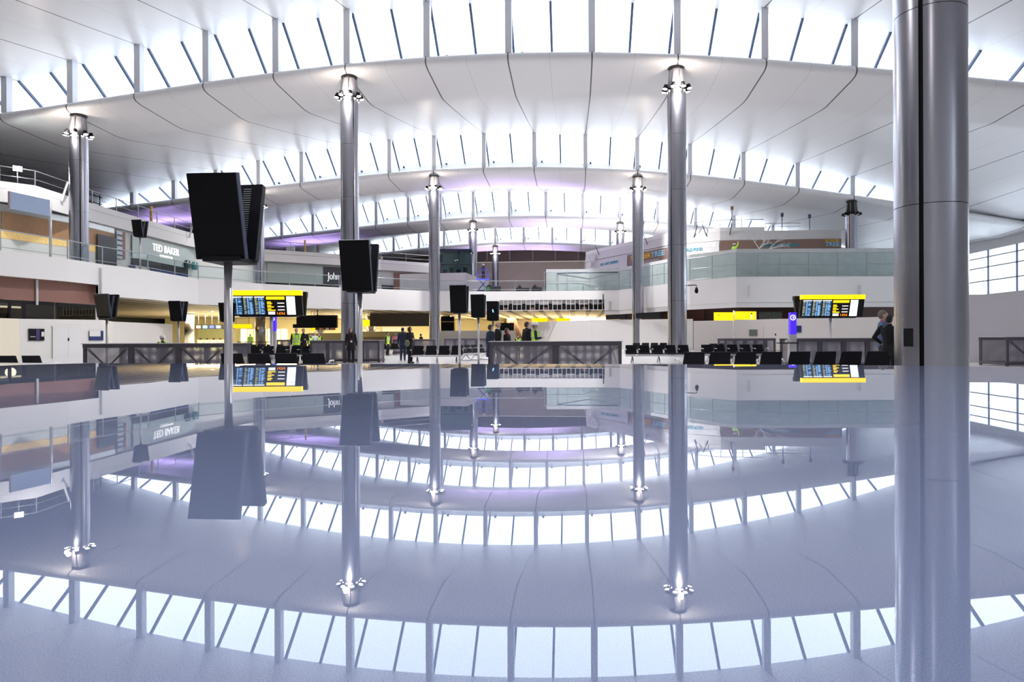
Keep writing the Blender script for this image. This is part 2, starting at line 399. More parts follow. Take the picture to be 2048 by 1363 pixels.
    # closing strips where the clerestory pinches out towards the sides
# ---- clerestory windows bay by bay
PANE = MATS['skylight_glass']; MULL = mat('dark_mullion', (0.05, 0.08, 0.15), 0.5, 0.0); POSTM = mat('white_post', (0.72, 0.73, 0.78), 0.4)
wn = 0
for i in range(0, 5):
    closer = MB(); solo = MB()
    xs = [-62.2] + JOINTS + [46]
    for a, b in zip(xs, xs[1:]):
        op = (zt(i, (a + b) / 2) - zb(i, (a + b) / 2))
        seg = [a + (b - a) * q / 5 for q in range(6)]
        top = [(x, YR[i] + 1.3, zt(i, x) - 0.02) for x in seg]; bot = [(x, YR[i] + 4.22, zb(i, x) + upst(i, x)) for x in seg]
        fs = [(k, k + 1, 7 + k, 6 + k) for k in range(5)]
        if op < 0.45:
            closer.add(top + bot, fs); continue
        if i == 0:
            solo.add(top + bot, fs); continue
        wn += 1
        pane = MB().add(top + bot, fs).build('window_%d' % wn, PANE, merge=False); struct(pane)
        # white post standing on the bullnose at the joint, dark mullions on the slanted glass
        MB().box(a - 0.21, YR[i] - 0.02, zb(i, a) - 0.02, a + 0.21, YR[i] + 0.5, zt(i, a) - 0.0).build('post', POSTM, pane)
        for x in (a, (a + b) / 2):
            t = Vector((x, YR[i] + 1.28, zt(i, x) + 0.0)); q = Vector((x, YR[i] + 4.15, zb(i, x) + upst(i, x) - 0.02))
            MB().bar(t, q, 0.16, 0.18, up=(0, 1, 0)).build('mullion', MULL, pane)
        MB().box(a + 0.5, YR[i] + 3.85, zb(i, a + .6) + upst(i, a + .6) - 0.12, a + 0.72, YR[i] + 4.1, zb(i, a + .6) + upst(i, a + .6) + 0.08).build('bracket', MULL, pane)
    if closer.v: struct(closer.build('ceiling', WHITE, merge=False))
    if solo.v: struct(solo.build('window_70', PANE, merge=False))
# ---- outer walls
LWALL = mat('shadowy_side_wall', (0.035, 0.04, 0.05), 0.8)  # near black colour stands in for the shade along the left side
WLH = max(zt(i, -62) for i in range(1, 5)) + 0.2; WRH = max(zt(i, 45) for i in range(1, 5)) + 0.2
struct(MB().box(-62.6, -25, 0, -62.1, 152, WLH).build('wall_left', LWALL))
mb = MB().box(45, -25, 0, 45.4, 152, EYE + 4.7); mb.box(45, -25, EYE + 9.5, 45.4, 152, WRH); mb.box(45, 118, EYE + 4.7, 45.4, 152, EYE + 9.5); mb.box(45, -25, EYE + 4.7, 45.4, 40, EYE + 9.5)
struct(mb.build('wall_right', WHITE))
win = struct(MB().box(45.15, 40, EYE + 4.7, 45.18, 118, EYE + 9.5).build('window_71', PANE))
for k in range(17):
    MB().box(44.95, 40 + k * 4.9, EYE + 4.7, 45.12, 40.10 + k * 4.9, EYE + 9.5).build('mullion', MULL, win)
for z in (6.1, 7.6, 8.7):
    MB().box(44.98, 40, EYE + z, 45.12, 118, EYE + z + 0.13).build('transom', RAILM, win)
# back wall behind the camera: unseen, kept solid to hold back light on the near column
mb = MB().box(-62, -25.3, 0, 46, -25, 26)
struct(mb.build('wall_back', WHITE))
struct(MB().box(-62, -25, 19.0, 46, -11.5, 19.4).build('ceiling', WHITE))
# far end wall: beige lower wall, darker band with pale ribs above
pts = []
for k in range(21):
    x = -62 + 108 * k / 20; y = 150.5 - 2.0 * ((x + 8) / 55) ** 2
    pts.append((x, y, 0, EYE + 17.0))
struct(strip(pts, 0.4).build('wall_far', BEIGE))
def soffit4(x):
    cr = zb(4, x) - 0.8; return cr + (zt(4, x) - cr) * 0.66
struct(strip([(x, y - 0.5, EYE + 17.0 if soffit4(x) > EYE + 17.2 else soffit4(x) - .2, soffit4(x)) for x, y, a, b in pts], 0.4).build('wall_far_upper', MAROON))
for k, px in enumerate((928, 975, 1020, 1066, 1111, 1157)):
    x, y = XY(px, 148)
    struct(MB().tube([(x, y - 0.2, EYE + 17.0), (x, y - 0.2, EYE + 20.5)], 0.16, 10).build('trim_%d' % (k + 1), mat('pale_rib', (0.5, 0.45, 0.42), 0.5)))

# ================================================================== MEZZANINE DECKS
def PT(L): return [XY(px, d) for px, d in L]
FL = [(-31.4, -20.0)] + PT([(-60, 37.5), (0, 40.7), (136, 45.2), (205, 48.4), (296, 52.6), (397, 60.6), (526, 65.9), (679, 70.8), (760, 73.2), (863, 77.0), (971, 77.8), (1089, 77.8), (1180, 77.8), (1239, 76.6), (1283, 72.6), (1380, 64.8), (1473, 60.5), (1560, 60.5), (1792, 60.5)])
DZ = EYE + 5.4
right_end = FL[-1]
deck_poly = FL + [(right_end[0] + 0.2, 150), (-62, 150), (-62, -20)]
struct(MB().prism([(x + x / math.hypot(x, y) * 0.25, y + y / math.hypot(x, y) * 0.25) for x, y in FL] + deck_poly[-3:], EYE + 4.1, DZ - 0.02).build('floor_mezzanine', mat('grey_deck', (0.55, 0.53, 0.5), 0.5)))
# fascia pieces
def seg(poly, i0, i1, z0, z1): return [(x, y, z0, z1) for x, y in poly[i0:i1]]
xk, yk, ak = onwall(FL, 197)
fa = strip([(x, y, EYE + 3.9, DZ) for x, y in FL[:4]] + [(xk, yk, EYE + 3.9, DZ)], 0.25)
fa2 = strip([(xk, yk, EYE + 3.15, DZ)] + seg(FL, 4, 10, EYE + 3.15, DZ), 0.25)
a0 = onwall(FL, 998); a1 = onwall(FL, 1209)
fa2b = strip(seg(FL, 9, 11, EYE + 3.15, DZ) + [(a0[0], a0[1], EYE + 3.15, DZ)], 0.25)
fm = strip([(a0[0], a0[1], EYE + 4.4, DZ)] + seg(FL, 11, 13, EYE + 4.4, DZ) + [(a1[0], a1[1], EYE + 4.4, DZ)], 0.25)
fr_ = strip([(a1[0], a1[1], EYE + 3.15, DZ)] + seg(FL, 14, 20, EYE + 3.15, DZ), 0.25)
fr2 = strip([(x + x / math.hypot(x, y) * 0.12, y + y / math.hypot(x, y) * 0.12, EYE + 2.7, EYE + 3.15) for x, y in [(a1[0], a1[1])] + FL[14:20]], 0.25)
for k, (m_, n_) in enumerate(((fa, 'trim_7'), (fa2, 'trim_8'), (fa2b, 'trim_9'), (fm, 'trim_10'), (fr_, 'trim_11'), (fr2, 'trim_12'))):
    struct(m_.build(n_, FASC))
# vertical capping leaves fixed to the fascias
for px, z0, z1, t in ((200, 3.3, 5.1, 'pale fin on the left balcony fascia, above the brown panels'), (1497, 3.6, 4.6, 'slim vertical fin on the right balcony fascia'),
                   (1719, 3.6, 4.6, 'slim vertical fin on the fascia above the right flight board'), (1219, 3.2, 4.2, 'slim fin on the fascia beside the unclad ceiling frame')):
    x, y, a = onwall(FL, px, 0.02)
    r = MB().box(-0.06, -0.14, EYE + z0, 0.06, 0, EYE + z1).build('wall_fin', mat('pale_fin', (0.66, 0.66, 0.68), 0.4)); r.location = (x, y, 0); r.rotation_euler = (0, 0, a)
    tag(r, t, 'fin')
# balustrades
def off(poly, o):
    out = []
    for x, y in poly:
        l = math.hypot(x, y); out.append((x + x / l * o, y + y / l * o))
    return out
def balustrade(poly, z0, h, glass, name, label, step=2.6, lower=0.22, mid=None, cat='balustrade', first=None):
    r = thing(name, label, cat, (poly[0][0], poly[0][1], z0))
    ox, oy = poly[0]
    L = [(x - ox, y - oy) for x, y in poly]
    top = MB()
    for hh, rad in [(h, 0.035), (lower, 0.02)] + ([(mid, 0.035)] if mid else []):
        top = MB(); top.tube([(x, y, hh) for x, y in L], rad, 8); top.build('handrail' if hh == h else 'rail', RAILM, r)
    if glass:
        g = MB()
        for (x0, y0), (x1, y1) in zip(L, L[1:]):
            g.add([(x0, y0, 0.08), (x1, y1, 0.08), (x1, y1, h - 0.04), (x0, y0, h - 0.04)], [(0, 1, 2, 3)])
        g.build('glass_panel', glass, r)
    acc = 0
    for (x0, y0), (x1, y1) in zip(L, L[1:]):
        l = math.hypot(x1 - x0, y1 - y0); n = max(1, round(l / step))
        for k in range(n):
            q = k / n; x, y = x0 + (x1 - x0) * q, y0 + (y1 - y0) * q
            if depth(x + ox, y + oy) < 33: continue
            MB().box(x - 0.03, y - 0.03, 0, x + 0.03, y + 0.03, h).build('baluster', RAILM, r)
    return r
FO = off(FL, 0.15)
balustrade([FO[1], FO[2], FO[3], FO[4], FO[5], FO[6]], DZ, 1.25, GBAL, 'glass_balustrade', 'long glass balustrade with steel rails on the near left balcony edge', 3.9)
balustrade(FO[6:11], DZ, 1.2, GBAL, 'glass_balustrade', 'glass balustrade on the balcony edge in front of the grey shopfronts', 3.0)
balustrade(FO[10:13] + [off([XY(1092, 77.8)], 0.15)[0]][:0], DZ, 1.2, GBAL, 'glass_balustrade', 'glass balustrade on the far balcony, in front of the beige end wall', 4.2)
balustrade(FO[12:20], DZ, 2.15, GTEAL, 'glass_balustrade', 'tall two tier green tinted glass balustrade on the right balcony', 2.3, 0.12, 1.12)
# temporary boards behind the right balustrade
BP = off(FL[12:], 1.4); bx0 = onwall(off(FL, 1.4), 1093)
bp = [(bx0[0], bx0[1], DZ, EYE + 8.05)] + [(x, y, DZ, EYE + 8.05) for x, y in BP if depth(x, y) and math.atan2(x, y) > math.atan2(bx0[0], bx0[1])]
o = strip(bp, 0.12).build('board_screen', BOARDS); tag(o, 'mottled grey protective boards standing behind the right glass balustrade', 'screen')

# dark rail frame drawn on the boards' left end
x0_, y0_, a_ = onwall([(p[0], p[1]) for p in bp], 1115, 0.06); x1_, y1_, _ = onwall([(p[0], p[1]) for p in bp], 1236, 0.06)
r = thing('guard_rail', 'thin dark guard rail fixed on the left end of the mottled boards', 'rail', (x0_, y0_, DZ))
MB().tube([(0, 0, 1.0), (0, 0, 2.15), (x1_ - x0_, y1_ - y0_, 2.15)], 0.045, 8).build('rail', MULL, r)

# ---- left upper deck (level two)
L2 = [(-38.4, -20)] + PT([(-60, 45), (0, 46.0), (71, 47.4), (139, 51.0), (185, 53.8), (277, 59.9), (382, 68.6), (530, 81.4), (680, 86.4), (762, 92.5), (861, 97.0)])
Z2 = EYE + 10.8
L2o = off(L2, 0.3)
struct(MB().prism(L2o + [(L2o[-1][0], 150), (-62, 150), (-62, -20)], EYE + 9.5, Z2 - 0.05).build('floor_upper_level', mat('darkened_deck_upper', (0.07, 0.07, 0.08), 0.7)))  # deck colour darkened to keep bounce light off the soffit above
struct(strip([(x, y, EYE + 9.4, Z2 - 0.5) for x, y in L2], 0.3).build('trim_13', FASC))
struct(strip([(x, y, Z2 - 0.46, Z2) for x, y in off(L2, 0.12)], 0.3).build('trim_14', FASC))
balustrade(off(L2, 0.3)[1:9], Z2, 1.05, None, 'wire_balustrade', 'pale steel railing along the top edge of the upper left level', 3.0, 0.45)
balustrade(off(L2, 0.3)[8:12], Z2, 1.05, None, 'wire_balustrade', 'far pale steel railing on the upper left level above the dark shop sign', 3.4, 0.45)
for px in (121, 377):
    x, y, a = onwall(L2, px, 0.05)
    r = MB().bar((0, -0.05, Z2 - 0.6), (0.35, -0.3, Z2 + 0.9), 0.12).build('raking_strut', mat('pale_fin', (0, 0, 0))); r.location = (x, y, 0); r.rotation_euler = (0, 0, a)
    tag(r, 'slanting pale strut on the upper left fascia, %s' % ('just left of the nearest left column' if px == 121 else 'beside the largest black screen'), 'strut')
# storefront wall of level one, just behind the upper fascia
S2 = [(-39.3, -20)] + PT([(-60, 45.9), (0, 46.9), (138, 51.9), (256, 59.0), (388, 70.0), (529, 82.2), (700, 88.3), (762, 93.3), (861, 98.0)])
struct(strip([(x, y, DZ - 0.02, EYE + 9.45) for x, y in S2], 0.3).build('wall_shops', mat('shop_wall', (0.68, 0.70, 0.69), 0.55)))
def panel(poly, px0, px1, z0, z1, m, name, label, cat, offs=0.06, th=0.05, group=None):
    """a flat thing hung on a wall polyline between two sight columns; heights above eye"""
    xa, ya, aa = onwall(poly, px0, offs); xb, yb, ab = onwall(poly, px1, offs)
    a = math.atan2(yb - ya, xb - xa); l = math.hypot(xb - xa, yb - ya)
    r = thing(name, label, cat, (xa, ya, EYE + z0), a, group)
    r['_w'] = l; r['_h'] = z1 - z0
    MB().box(0, -th, 0, l, 0, z1 - z0).build('panel', m, r)
    return r, l, z1 - z0
def clean(r):
    for k in ('_w', '_h'):
        if k in r: del r[k]
P0 = []
def hang(*a, **k):
    r, l, h = panel(*a, **k); clean(r); P0.append(r); return r, l, h
GOLDL = mat('lit_gold_ceiling', (0.8, 0.5, 0.2), 0.3, noise=(6, 0.6, (1, 3, 3)), emit=(1.0, 0.55, 0.18), es=0.35)
hang(S2, 139, 226, 7.6, 8.9, TIMBER, 'timber_fascia', 'brown timber fascia above the lit shop, right of the nearest left column', 'fascia')
hang(S2, 2, 138, 7.6, 8.9, TIMBER, 'timber_fascia', 'wide brown timber fascia above the lit shop, behind the blank blue sign', 'fascia')
hang(S2, 1, 138, 7.08, 7.58, GOLDL, 'shop_ceiling', 'glowing golden rippled ceiling strip inside the left balcony shop', 'ceiling strip')
hang(S2, 139, 189, 7.08, 7.58, GOLDL, 'shop_ceiling', 'short glowing golden ceiling strip left of the tall dark shop door', 'ceiling strip')
hang(S2, 1, 138, 5.42, 7.05, HOARD, 'hoarding_panel', 'long white hoarding panel under the golden ceiling on the left balcony', 'hoarding')
hang(S2, 139, 189, 5.42, 7.05, HOARD, 'hoarding_panel', 'short white hoarding panel left of the tall dark shop door', 'hoarding')
hang(S2, 98, 137, 8.95, 9.35, mat('graffiti_white', (0.75, 0.80, 0.86), 0.4, noise=(2.5, 0.35, (1, 1, 1)), emit=(0.8, 0.9, 1), es=0.25), 'light_frieze', 'short bright patterned frieze left of the nearest left column', 'frieze', offs=0.06)
hang(S2, 140, 227, 8.95, 9.35, mat('graffiti_white', (0.75, 0.80, 0.86), 0.4, noise=(2.5, 0.35, (1, 1, 1)), emit=(0.8, 0.9, 1), es=0.25), 'light_frieze', 'bright white and blue patterned frieze above the brown timber fascia', 'frieze', offs=0.06)
hang(S2, 190, 228, 5.45, 8.55, SHOPD, 'dark_shop_door', 'tall dark glossy shop door panel on the left balcony', 'door', offs=0.22)
r, l, h = hang(S2, 229, 240, 6.9, 9.2, mat('fretwork_pale', (0.6, 0.66, 0.70), 0.4), 'fretwork_screen', 'narrow pale fretwork screen beside the tall dark shop door', 'screen', offs=0.2)
for k in range(5):
    MB().box(0.05, -0.09, 0.2 + k * 0.42, l - 0.05, -0.05, 0.32 + k * 0.42).build('bar', MULL, r)
hang(S2, 240, 247, 6.9, 9.2, BROWN, 'brown_pilaster', 'narrow brown pilaster left of the pale grey shopfront bay', 'pilaster', offs=0.15)
r, l, h = hang(S2, 262, 386, 7.2, 9.2, mat('pale_teal_sign', (0.50, 0.58, 0.57), 0.4), 'shop_sign', 'pale green shop sign with white glowing capitals on the left balcony', 'shop sign', offs=0.12)
text('lettering', 'TED BAKER', 0.95, WLIT, r, (l * 0.50, -0.09, 1.30), 0.03, width=l * 0.43)
text('small_lettering', 'LONDON', 0.42, WLIT, r, (l * 0.50, -0.09, 0.62), 0.03, width=l * 0.2)
for q in (0.86, 1.0):
    MB().tube([(l * q - 0.2, -0.35, 0.35), (l * q - 0.2, -0.05, 0.35)], 0.42, 20).build('disc', mat('dark_teal_disc', (0.01, 0.06, 0.07), 0.3) if q < 0.9 else mat('teal_disc', (0.04, 0.24, 0.27), 0.3), r)
hang(S2, 262, 374, 6.6, 7.17, SHOPD, 'dark_window_strip', 'black glazed strip directly under the pale green shop sign', 'window strip', offs=0.1)
hang(S2, 300, 374, 6.2, 6.6, BLUE, 'blue_window_strip', 'blue tinted glazed strip under the black one, left balcony', 'window strip', offs=0.08)
for a, b, z0, z1, t in ((258, 268, 5.9, 6.6, 'blue L shaped notice, leftmost on the left balcony hoarding'), (310, 322, 5.75, 6.35, 'square blue notice on the left balcony hoarding'),
                        (366, 374, 5.5, 6.2, 'narrow blue notice on the left balcony hoarding, left of its small neighbour'), (376, 381, 5.5, 5.9, 'tiny blue notice on the left balcony hoarding next to the big screen'),
                        (422, 433, 5.8, 6.3, 'blue notice right of the thick pole of the biggest black screen')):
    r, l, h = hang(S2, a, b, z0, z1, BLUE, 'notice', t, 'notice', offs=0.14, th=0.02)
    if a in (246, 422): MB().box(0.35 * l, -0.04, h * .5, l * 0.98, -0.02, h * .95).build('white_sheet', HOARD, r)
hang(S2, 534, 647, 6.95, 9.3, mat('pale_glass_green', (0.46, 0.53, 0.50), 0.25), 'shop_glazing', 'pale grey green glazed shopfront between the two tall screens', 'shopfront', offs=0.1)
r, l, h = hang(S2, 529, 678, 6.1, 6.92, SHOPD, 'dark_shop_window', 'dark low shop window band below the pale grey green glazing', 'shop window', offs=0.16)
for q in (0.25, 0.45, 0.62): MB().box(l * q, -0.08, 0.05, l * q + 1.4, -0.05, 0.16 + q * 0.2).build('counter', WARMW, r)
r, l, h = hang(S2, 646, 700, 7.0, 9.15, mat('charcoal_sign', (0.03, 0.032, 0.045), 0.4), 'shop_sign', 'charcoal shop sign with thin white letters behind the second tall screen', 'shop sign', offs=0.2)
text('lettering', 'John Lewis', 1.25, WLIT, r, (l * 0.66, -0.08, 1.0), 0.03, width=l * 1.02)
hang(S2, 763, 787, 5.9, 7.4, SHOPD, 'dark_shop_window', 'small dark shop window right of the second tall screen', 'shop window', offs=0.1)
r, l, h = hang(S2, 788, 858, 6.3, 9.2, BROWN, 'shop_sign', 'brown boarded shop sign with a white framed letter E', 'shop sign', offs=0.12)
MB().box(l * 0.62, -0.12, 1.2, l * 0.62 + 1.0, -0.05, 2.2).build('white_plate', HOARD, r)
text('lettering', 'E', 0.9, SHOPD, r, (l * 0.62 + 0.5, -0.13, 1.7), 0.02)
# low objects lying on the near shop deck: black crates seen through the balustrade
for px, w_, t in ((562, 0.8, 'low black box on the left balcony floor, below the pale glazed shopfront'), (611, 0.4, 'small dark heap on the left balcony floor, under the glazed shopfront'),
                  (640, 0.6, 'low black box on the left balcony floor, below the charcoal sign'), (664, 0.7, 'low dark box on the balcony floor, beside the second tall screen')):
    x, y, a = onwall(FL, px, -1.0)
    r = MB().box(-w_ / 2, -0.2, DZ, w_ / 2, 0.2, DZ + 0.22).build('crate', BLACK, bevel=0.02); r.location = (x, y, 0); r.rotation_euler = (0, 0, a); tag(r, t, 'crate')
# white stair enclosure with glass office at the far left
def ppoly(L): return [XY(px, d) for px, d in L]
st = ppoly([(800, 92), (932, 88), (978, 84)])
struct(strip([(st[0][0], st[0][1], DZ, EYE + 8.75), (st[1][0], st[1][1], DZ, EYE + 8.55), (st[2][0], st[2][1], DZ, EYE + 7.0)], 0.3).build('wall_stair', FASC))
ox, oy = XY(912, 93)
q = ppoly([(880, 92), (955, 92)])
struct(MB().prism([q[0], q[1], (q[1][0], q[1][1] + 5), (q[0][0], q[0][1] + 5)], DZ, EYE + 8.28).build('wall_stair_core', FASC))
r = thing('glass_office', 'glass walled office box standing on the white enclosure at the far end', 'office', (ox, oy, EYE + 8.6), YAW)
MB().box(-2.1, 0, -0.3, 2.1, 3.6, 0.25).build('base', SHOPD, r); MB().box(-2.2, -0.1, 3.45, 2.2, 3.6, 3.65).build('roof', MATS['blue_grey_casing'], r)
MB().box(-2.1, 0, 0.25, 2.1, 0.04, 3.45).build('front_glazing', OFFGL, r); MB().box(2.06, 0.04, 0.25, 2.1, 3.6, 3.45).build('side_glazing', OFFGL, r)
MB().box(-2.1, 3.3, 0.25, 2.05, 3.4, 3.45).build('back_wall', WHITE, r)
MB().box(-2.1, -0.06, 1.45, 2.1, 0, 1.6).build('transom', SHOPD, r)
for x in (-2.1, -0.2, 2.02): MB().box(x, -0.05, 0.2, x + 0.08, 0, 3.45).build('mullion', SHOPD, r)
for k in range(4): MB().box(-1.9 + k * 0.95, 1.0, 0.25, -1.3 + k * 0.95, 1.6, 0.95 + 0.3 * (k % 2)).build('desk', SHOPD, r)

# ---- right restaurant building
RB = PT([(1172, 92), (1185, 90), (1342, 75.0), (1441, 71.9), (1683, 70.9)])
ZR = EYE + 11.3
struct(strip([(x, y, DZ, ZR - 1.1) for x, y in RB], 0.3).build('wall_restaurants', mat('restaurant_wall', (0.66, 0.65, 0.66), 0.55)))
struct(strip([(x, y, ZR - 1.05, ZR - 0.1) for x, y in off(RB, -0.08)], 0.4).build('trim_15', mat('restaurant_wall', (0, 0, 0))))
struct(strip([(x, y, ZR - 0.06, ZR + 0.35) for x, y in off(RB, 0.15)[:4]] + [(*onwall(off(RB, .15), 1530)[:2], ZR - 0.06, ZR + 0.35)], 0.4).build('trim_16', FASC))
re = off(RB, 0.35)
struct(MB().prism(re + [(re[-1][0], 108), (re[0][0], 118)], ZR - 0.30, ZR - 0.20).build('floor_restaurant_roof', FASC))
def sign_on(px0, px1, z0, z1, m, label, offs=0.12): return hang(RB, px0, px1, z0, z1, m, 'restaurant_sign', label, 'sign', offs=offs)
r, l, h = sign_on(1190, 1257, 8.6, 10.1, mat('pale_sign', (0.6, 0.6, 0.62), 0.5), 'pale sign board reading all day dining in teal capitals')
text('lettering', 'ALL DAY DINING', 0.46, TEAL, r, (l * 0.49, -0.07, 0.85), 0.02, width=l * 0.54, bold=0.02)
r, l, h = sign_on(1259, 1341, 8.55, 10.0, TAUPE, 'brown sign band with big gold and pale blue capitals, between two columns')
text('lettering', 'WONDER', 0.80, GOLD, r, (l * 0.33, -0.07, 0.92), 0.03, width=l * 0.50, bold=0.03)
text('lettering_blue', 'TREE', 0.80, SKYB, r, (l * 0.75, -0.07, 0.92), 0.03, width=l * 0.32, bold=0.03)
text('small_lettering', 'BAR & RESTAURANT', 0.34, GREYL, r, (l * 0.54, -0.07, 0.30), 0.02, width=l * 0.52, bold=0.02)
r, l, h = sign_on(1358, 1440, 8.6, 10.2, mat('pale_sign', (0, 0, 0)), 'pale sign board reading world food in teal, right of the second right column')
text('lettering', 'WORLD FOOD', 0.46, TEAL, r, (l * 0.34, -0.07, 0.88), 0.02, width=l * 0.52, bold=0.02)
MB().box(l * 0.60, -0.07, 1.0, l * 0.93, -0.05, 1.5).build('faint_leaf_pattern', mat('faint_leaf', (0.72, 0.72, 0.73), 0.5, noise=(12, 0.3, (1, 1, 1))), r)
r, l, h = sign_on(1441, 1682, 9.0, 10.22, TAUPE, 'long brown sign band, small teal letters, gold and blue capitals at its right end')
text('lettering', 'CAFE BAR & RESTAURANT', 0.44, TEAL, r, (l * 0.50, -0.07, 0.62), 0.02, width=l * 0.315, bold=0.02)
text('lettering_gold', 'WONDER', 0.30, GOLD, r, (l * 0.925, -0.07, 1.05), 0.02, width=l * 0.12, bold=0.03)
text('lettering_blue', 'TREE', 0.62, SKYB, r, (l * 0.925, -0.07, 0.66), 0.02, width=l * 0.115, bold=0.03)
# roof edge railing and equipment on the restaurants
balustrade([onwall(off(RB, 0.6), 1390)[:2], off(RB, .6)[3], onwall(off(RB, 0.6), 1528)[:2]], ZR + 0.3, 0.9, None, 'roof_railing', 'thin railing on the restaurant roof in front of the windows', 2.6, 0.4)
balustrade([onwall(off(RB, 0.6), 1532)[:2], onwall(off(RB, 0.6), 1602)[:2]], ZR, 0.75, None, 'roof_railing', 'short dark railing on the restaurant roof, right end', 2.6, 0.4)
for px, h, t in ((1287, 2.0, 'slim lamp post with an orange head, leftmost on the restaurant roof'), (1465, 2.2, 'slim lamp post with a brown head on the restaurant roof, above the long sign'),
                 (1565, 1.4, 'small dark post on the restaurant roof railing'), (1620, 1.2, 'small lantern post near the right end of the restaurant roof')):
    x, y, a = onwall(off(RB, 1.0), px)
    r = thing('roof_lamp', t, 'lamp', (x, y, ZR - 0.20))
    MB().tube([(0, 0, 0), (0, 0, h + .3)], 0.04, 8).build('pole', MULL, r)
    MB().box(-0.13, -0.13, h + .3, 0.13, 0.13, h + 0.7).build('head', mat('rust_head', (0.35, 0.16, 0.08), 0.5) if px < 1500 else MULL, r, bevel=0.02)
    if px < 1500: MB().box(-0.1, -0.1, h + .02, 0.1, 0.1, h + 0.3).build('lens', WHITE, r)
for px, dx in ((1200, -.5), (1297, -.4), (1389, 0.5), (1415, -.4), (1460, .15)):
    x, y, a = onwall(RB, px, 0.1)
    r = MB().bar((0, 0, ZR - 0.5), (dx, -0.25, ZR + 0.75), 0.07).build('raking_strut', MULL); r.location = (x, y, 0); r.rotation_euler = (0, 0, a)
    tag(r, {1200: 'thin slanting strut at the left end of the restaurant roof edge', 1297: 'thin slanting strut beside the orange headed lamp post', 1389: 'slanting strut right of the second right column, leaning right',
            1415: 'slanting strut on the roof edge above the world food sign', 1460: 'upright dark strut on the roof edge, below the brown headed lamp post'}[px], 'strut')
# white splayed struts at the building's far left end
for k, (pxa, ya, pxb, yb, d) in enumerate(((1182, 535, 1192, 508, 89), (1177, 512, 1188, 535, 89))):
    a = XY(pxa, d); b = XY(pxb, d)
    r = MB().bar((0, 0, 0), (b[0] - a[0], b[1] - a[1], ZZ(pxb, yb, d) - ZZ(pxa, ya, d)), 0.28).build('roof_strut', FASC); r.location = (a[0], a[1], ZZ(pxa, ya, d))
    tag(r, 'white splayed strut at the left end of the restaurant building, %s' % ('leaning right' if k == 0 else 'leaning left'), 'strut')

# ================================================================== COLUMNS
def column(x, y, ang, ztop, ring, label, lamps=True, lit=True, base=0.0):
    r = thing('steel_column', label, 'column', (x, y, base), 0, 'round steel clad columns')
    ztop -= base; ring -= base
    R = 0.595
    MB().tube([(0, 0, 0), (0, 0, ring if lamps else ztop)], 0.50, 24).build('core', DARK, r)
    g = 0.062
    for side in (0, 1):
        mb = MB(); a0 = ang + side * PI + g; a1 = ang + (side + 1) * PI - g; n = 28
        z = 0.02
        top = ring if lamps else ztop
        while z < top - 0.1:
            z1 = min(z + 3.52, top)
            if top - z1 < 1.0: z1 = top
            vs = []
            for k in range(n + 1):
                a = a0 + (a1 - a0) * k / n
                for rr in (R, R - 0.03):
                    for zz in (z, z1 - 0.012): vs.append((rr * math.cos(a), rr * math.sin(a), zz))
            fs = []
            for k in range(n):
                b = k * 4; fs += [(b, b + 4, b + 5, b + 1), (b + 2, b + 3, b + 7, b + 6), (b + 1, b + 5, b + 7, b + 3), (b, b + 2, b + 6, b + 4)]
            fs += [(0, 1, 3, 2), (n * 4, n * 4 + 2, n * 4 + 3, n * 4 + 1)]
            mb.add(vs, fs, False); z = z1
        o = mb.build('cladding', STEEL, r, merge=False)
        for p in o.data.polygons:
            c = p.normal
            p.use_smooth = abs(c.z) < 0.1 and abs(math.hypot(c.x, c.y)) > 0.9 and len(p.vertices) == 4
        o.data.set_sharp_from_angle(angle=math.radians(40))
    if not lamps: return r
    # tapered lantern collar with fins, ring of eight spotlights
    H = ztop - ring
    MB().loft([(0, 0, ring, .56, .56), (0, 0, ring + H * 0.9, .43, .43), (0, 0, ztop + .05, .47, .47)], 24).build('collar', mat('collar_metal', (0.42, 0.42, 0.46), 0.45, 0.1) if lit else DARK, r)  # unlit collar goes near black, its missing lamplight put into the colour
    mb = MB()
    for k in range(8):
        a = 2 * PI * k / 8 + 0.2; mb.bar((0.60 * math.cos(a), 0.60 * math.sin(a), ring), (0.47 * math.cos(a), 0.47 * math.sin(a), ztop - 0.1), 0.04)
    mb.build('collar_fins', mat('fin_metal', (0.42, 0.42, 0.46), 0.35, 0.8), r)
    MB().loft([(0, 0, ztop - 0.16, .47, .47), (0, 0, ztop - 0.03, .54, .54)], 24).build('capping_ring', DARK, r)
    for k in range(8):
        a = 2 * PI * (k + 0.5) / 8
        ca, sa = math.cos(a), math.sin(a); z = ring - 0.02
        s = MB().tube([(0.60 * ca, 0.60 * sa, z + 0.05), (0.74 * ca, 0.74 * sa, z + 0.02)], 0.05, 8)
        s.tube([(0.74 * ca, 0.74 * sa, z + 0.22), (0.82 * ca, 0.82 * sa, z - 0.04)], [0.12, 0.15], 14)
        o = s.build('spotlight', BLACK, r)
        MB().tube([(0.8205 * ca, 0.8205 * sa, z - 0.042), (0.823 * ca, 0.823 * sa, z - 0.055)], 0.135, 14).build('lens', LAMPW if lit else GREYL, o)
    return r
WARM = (1.0, 0.85, 0.72)
def zc(i, x): return zb(i, x) - 0.74
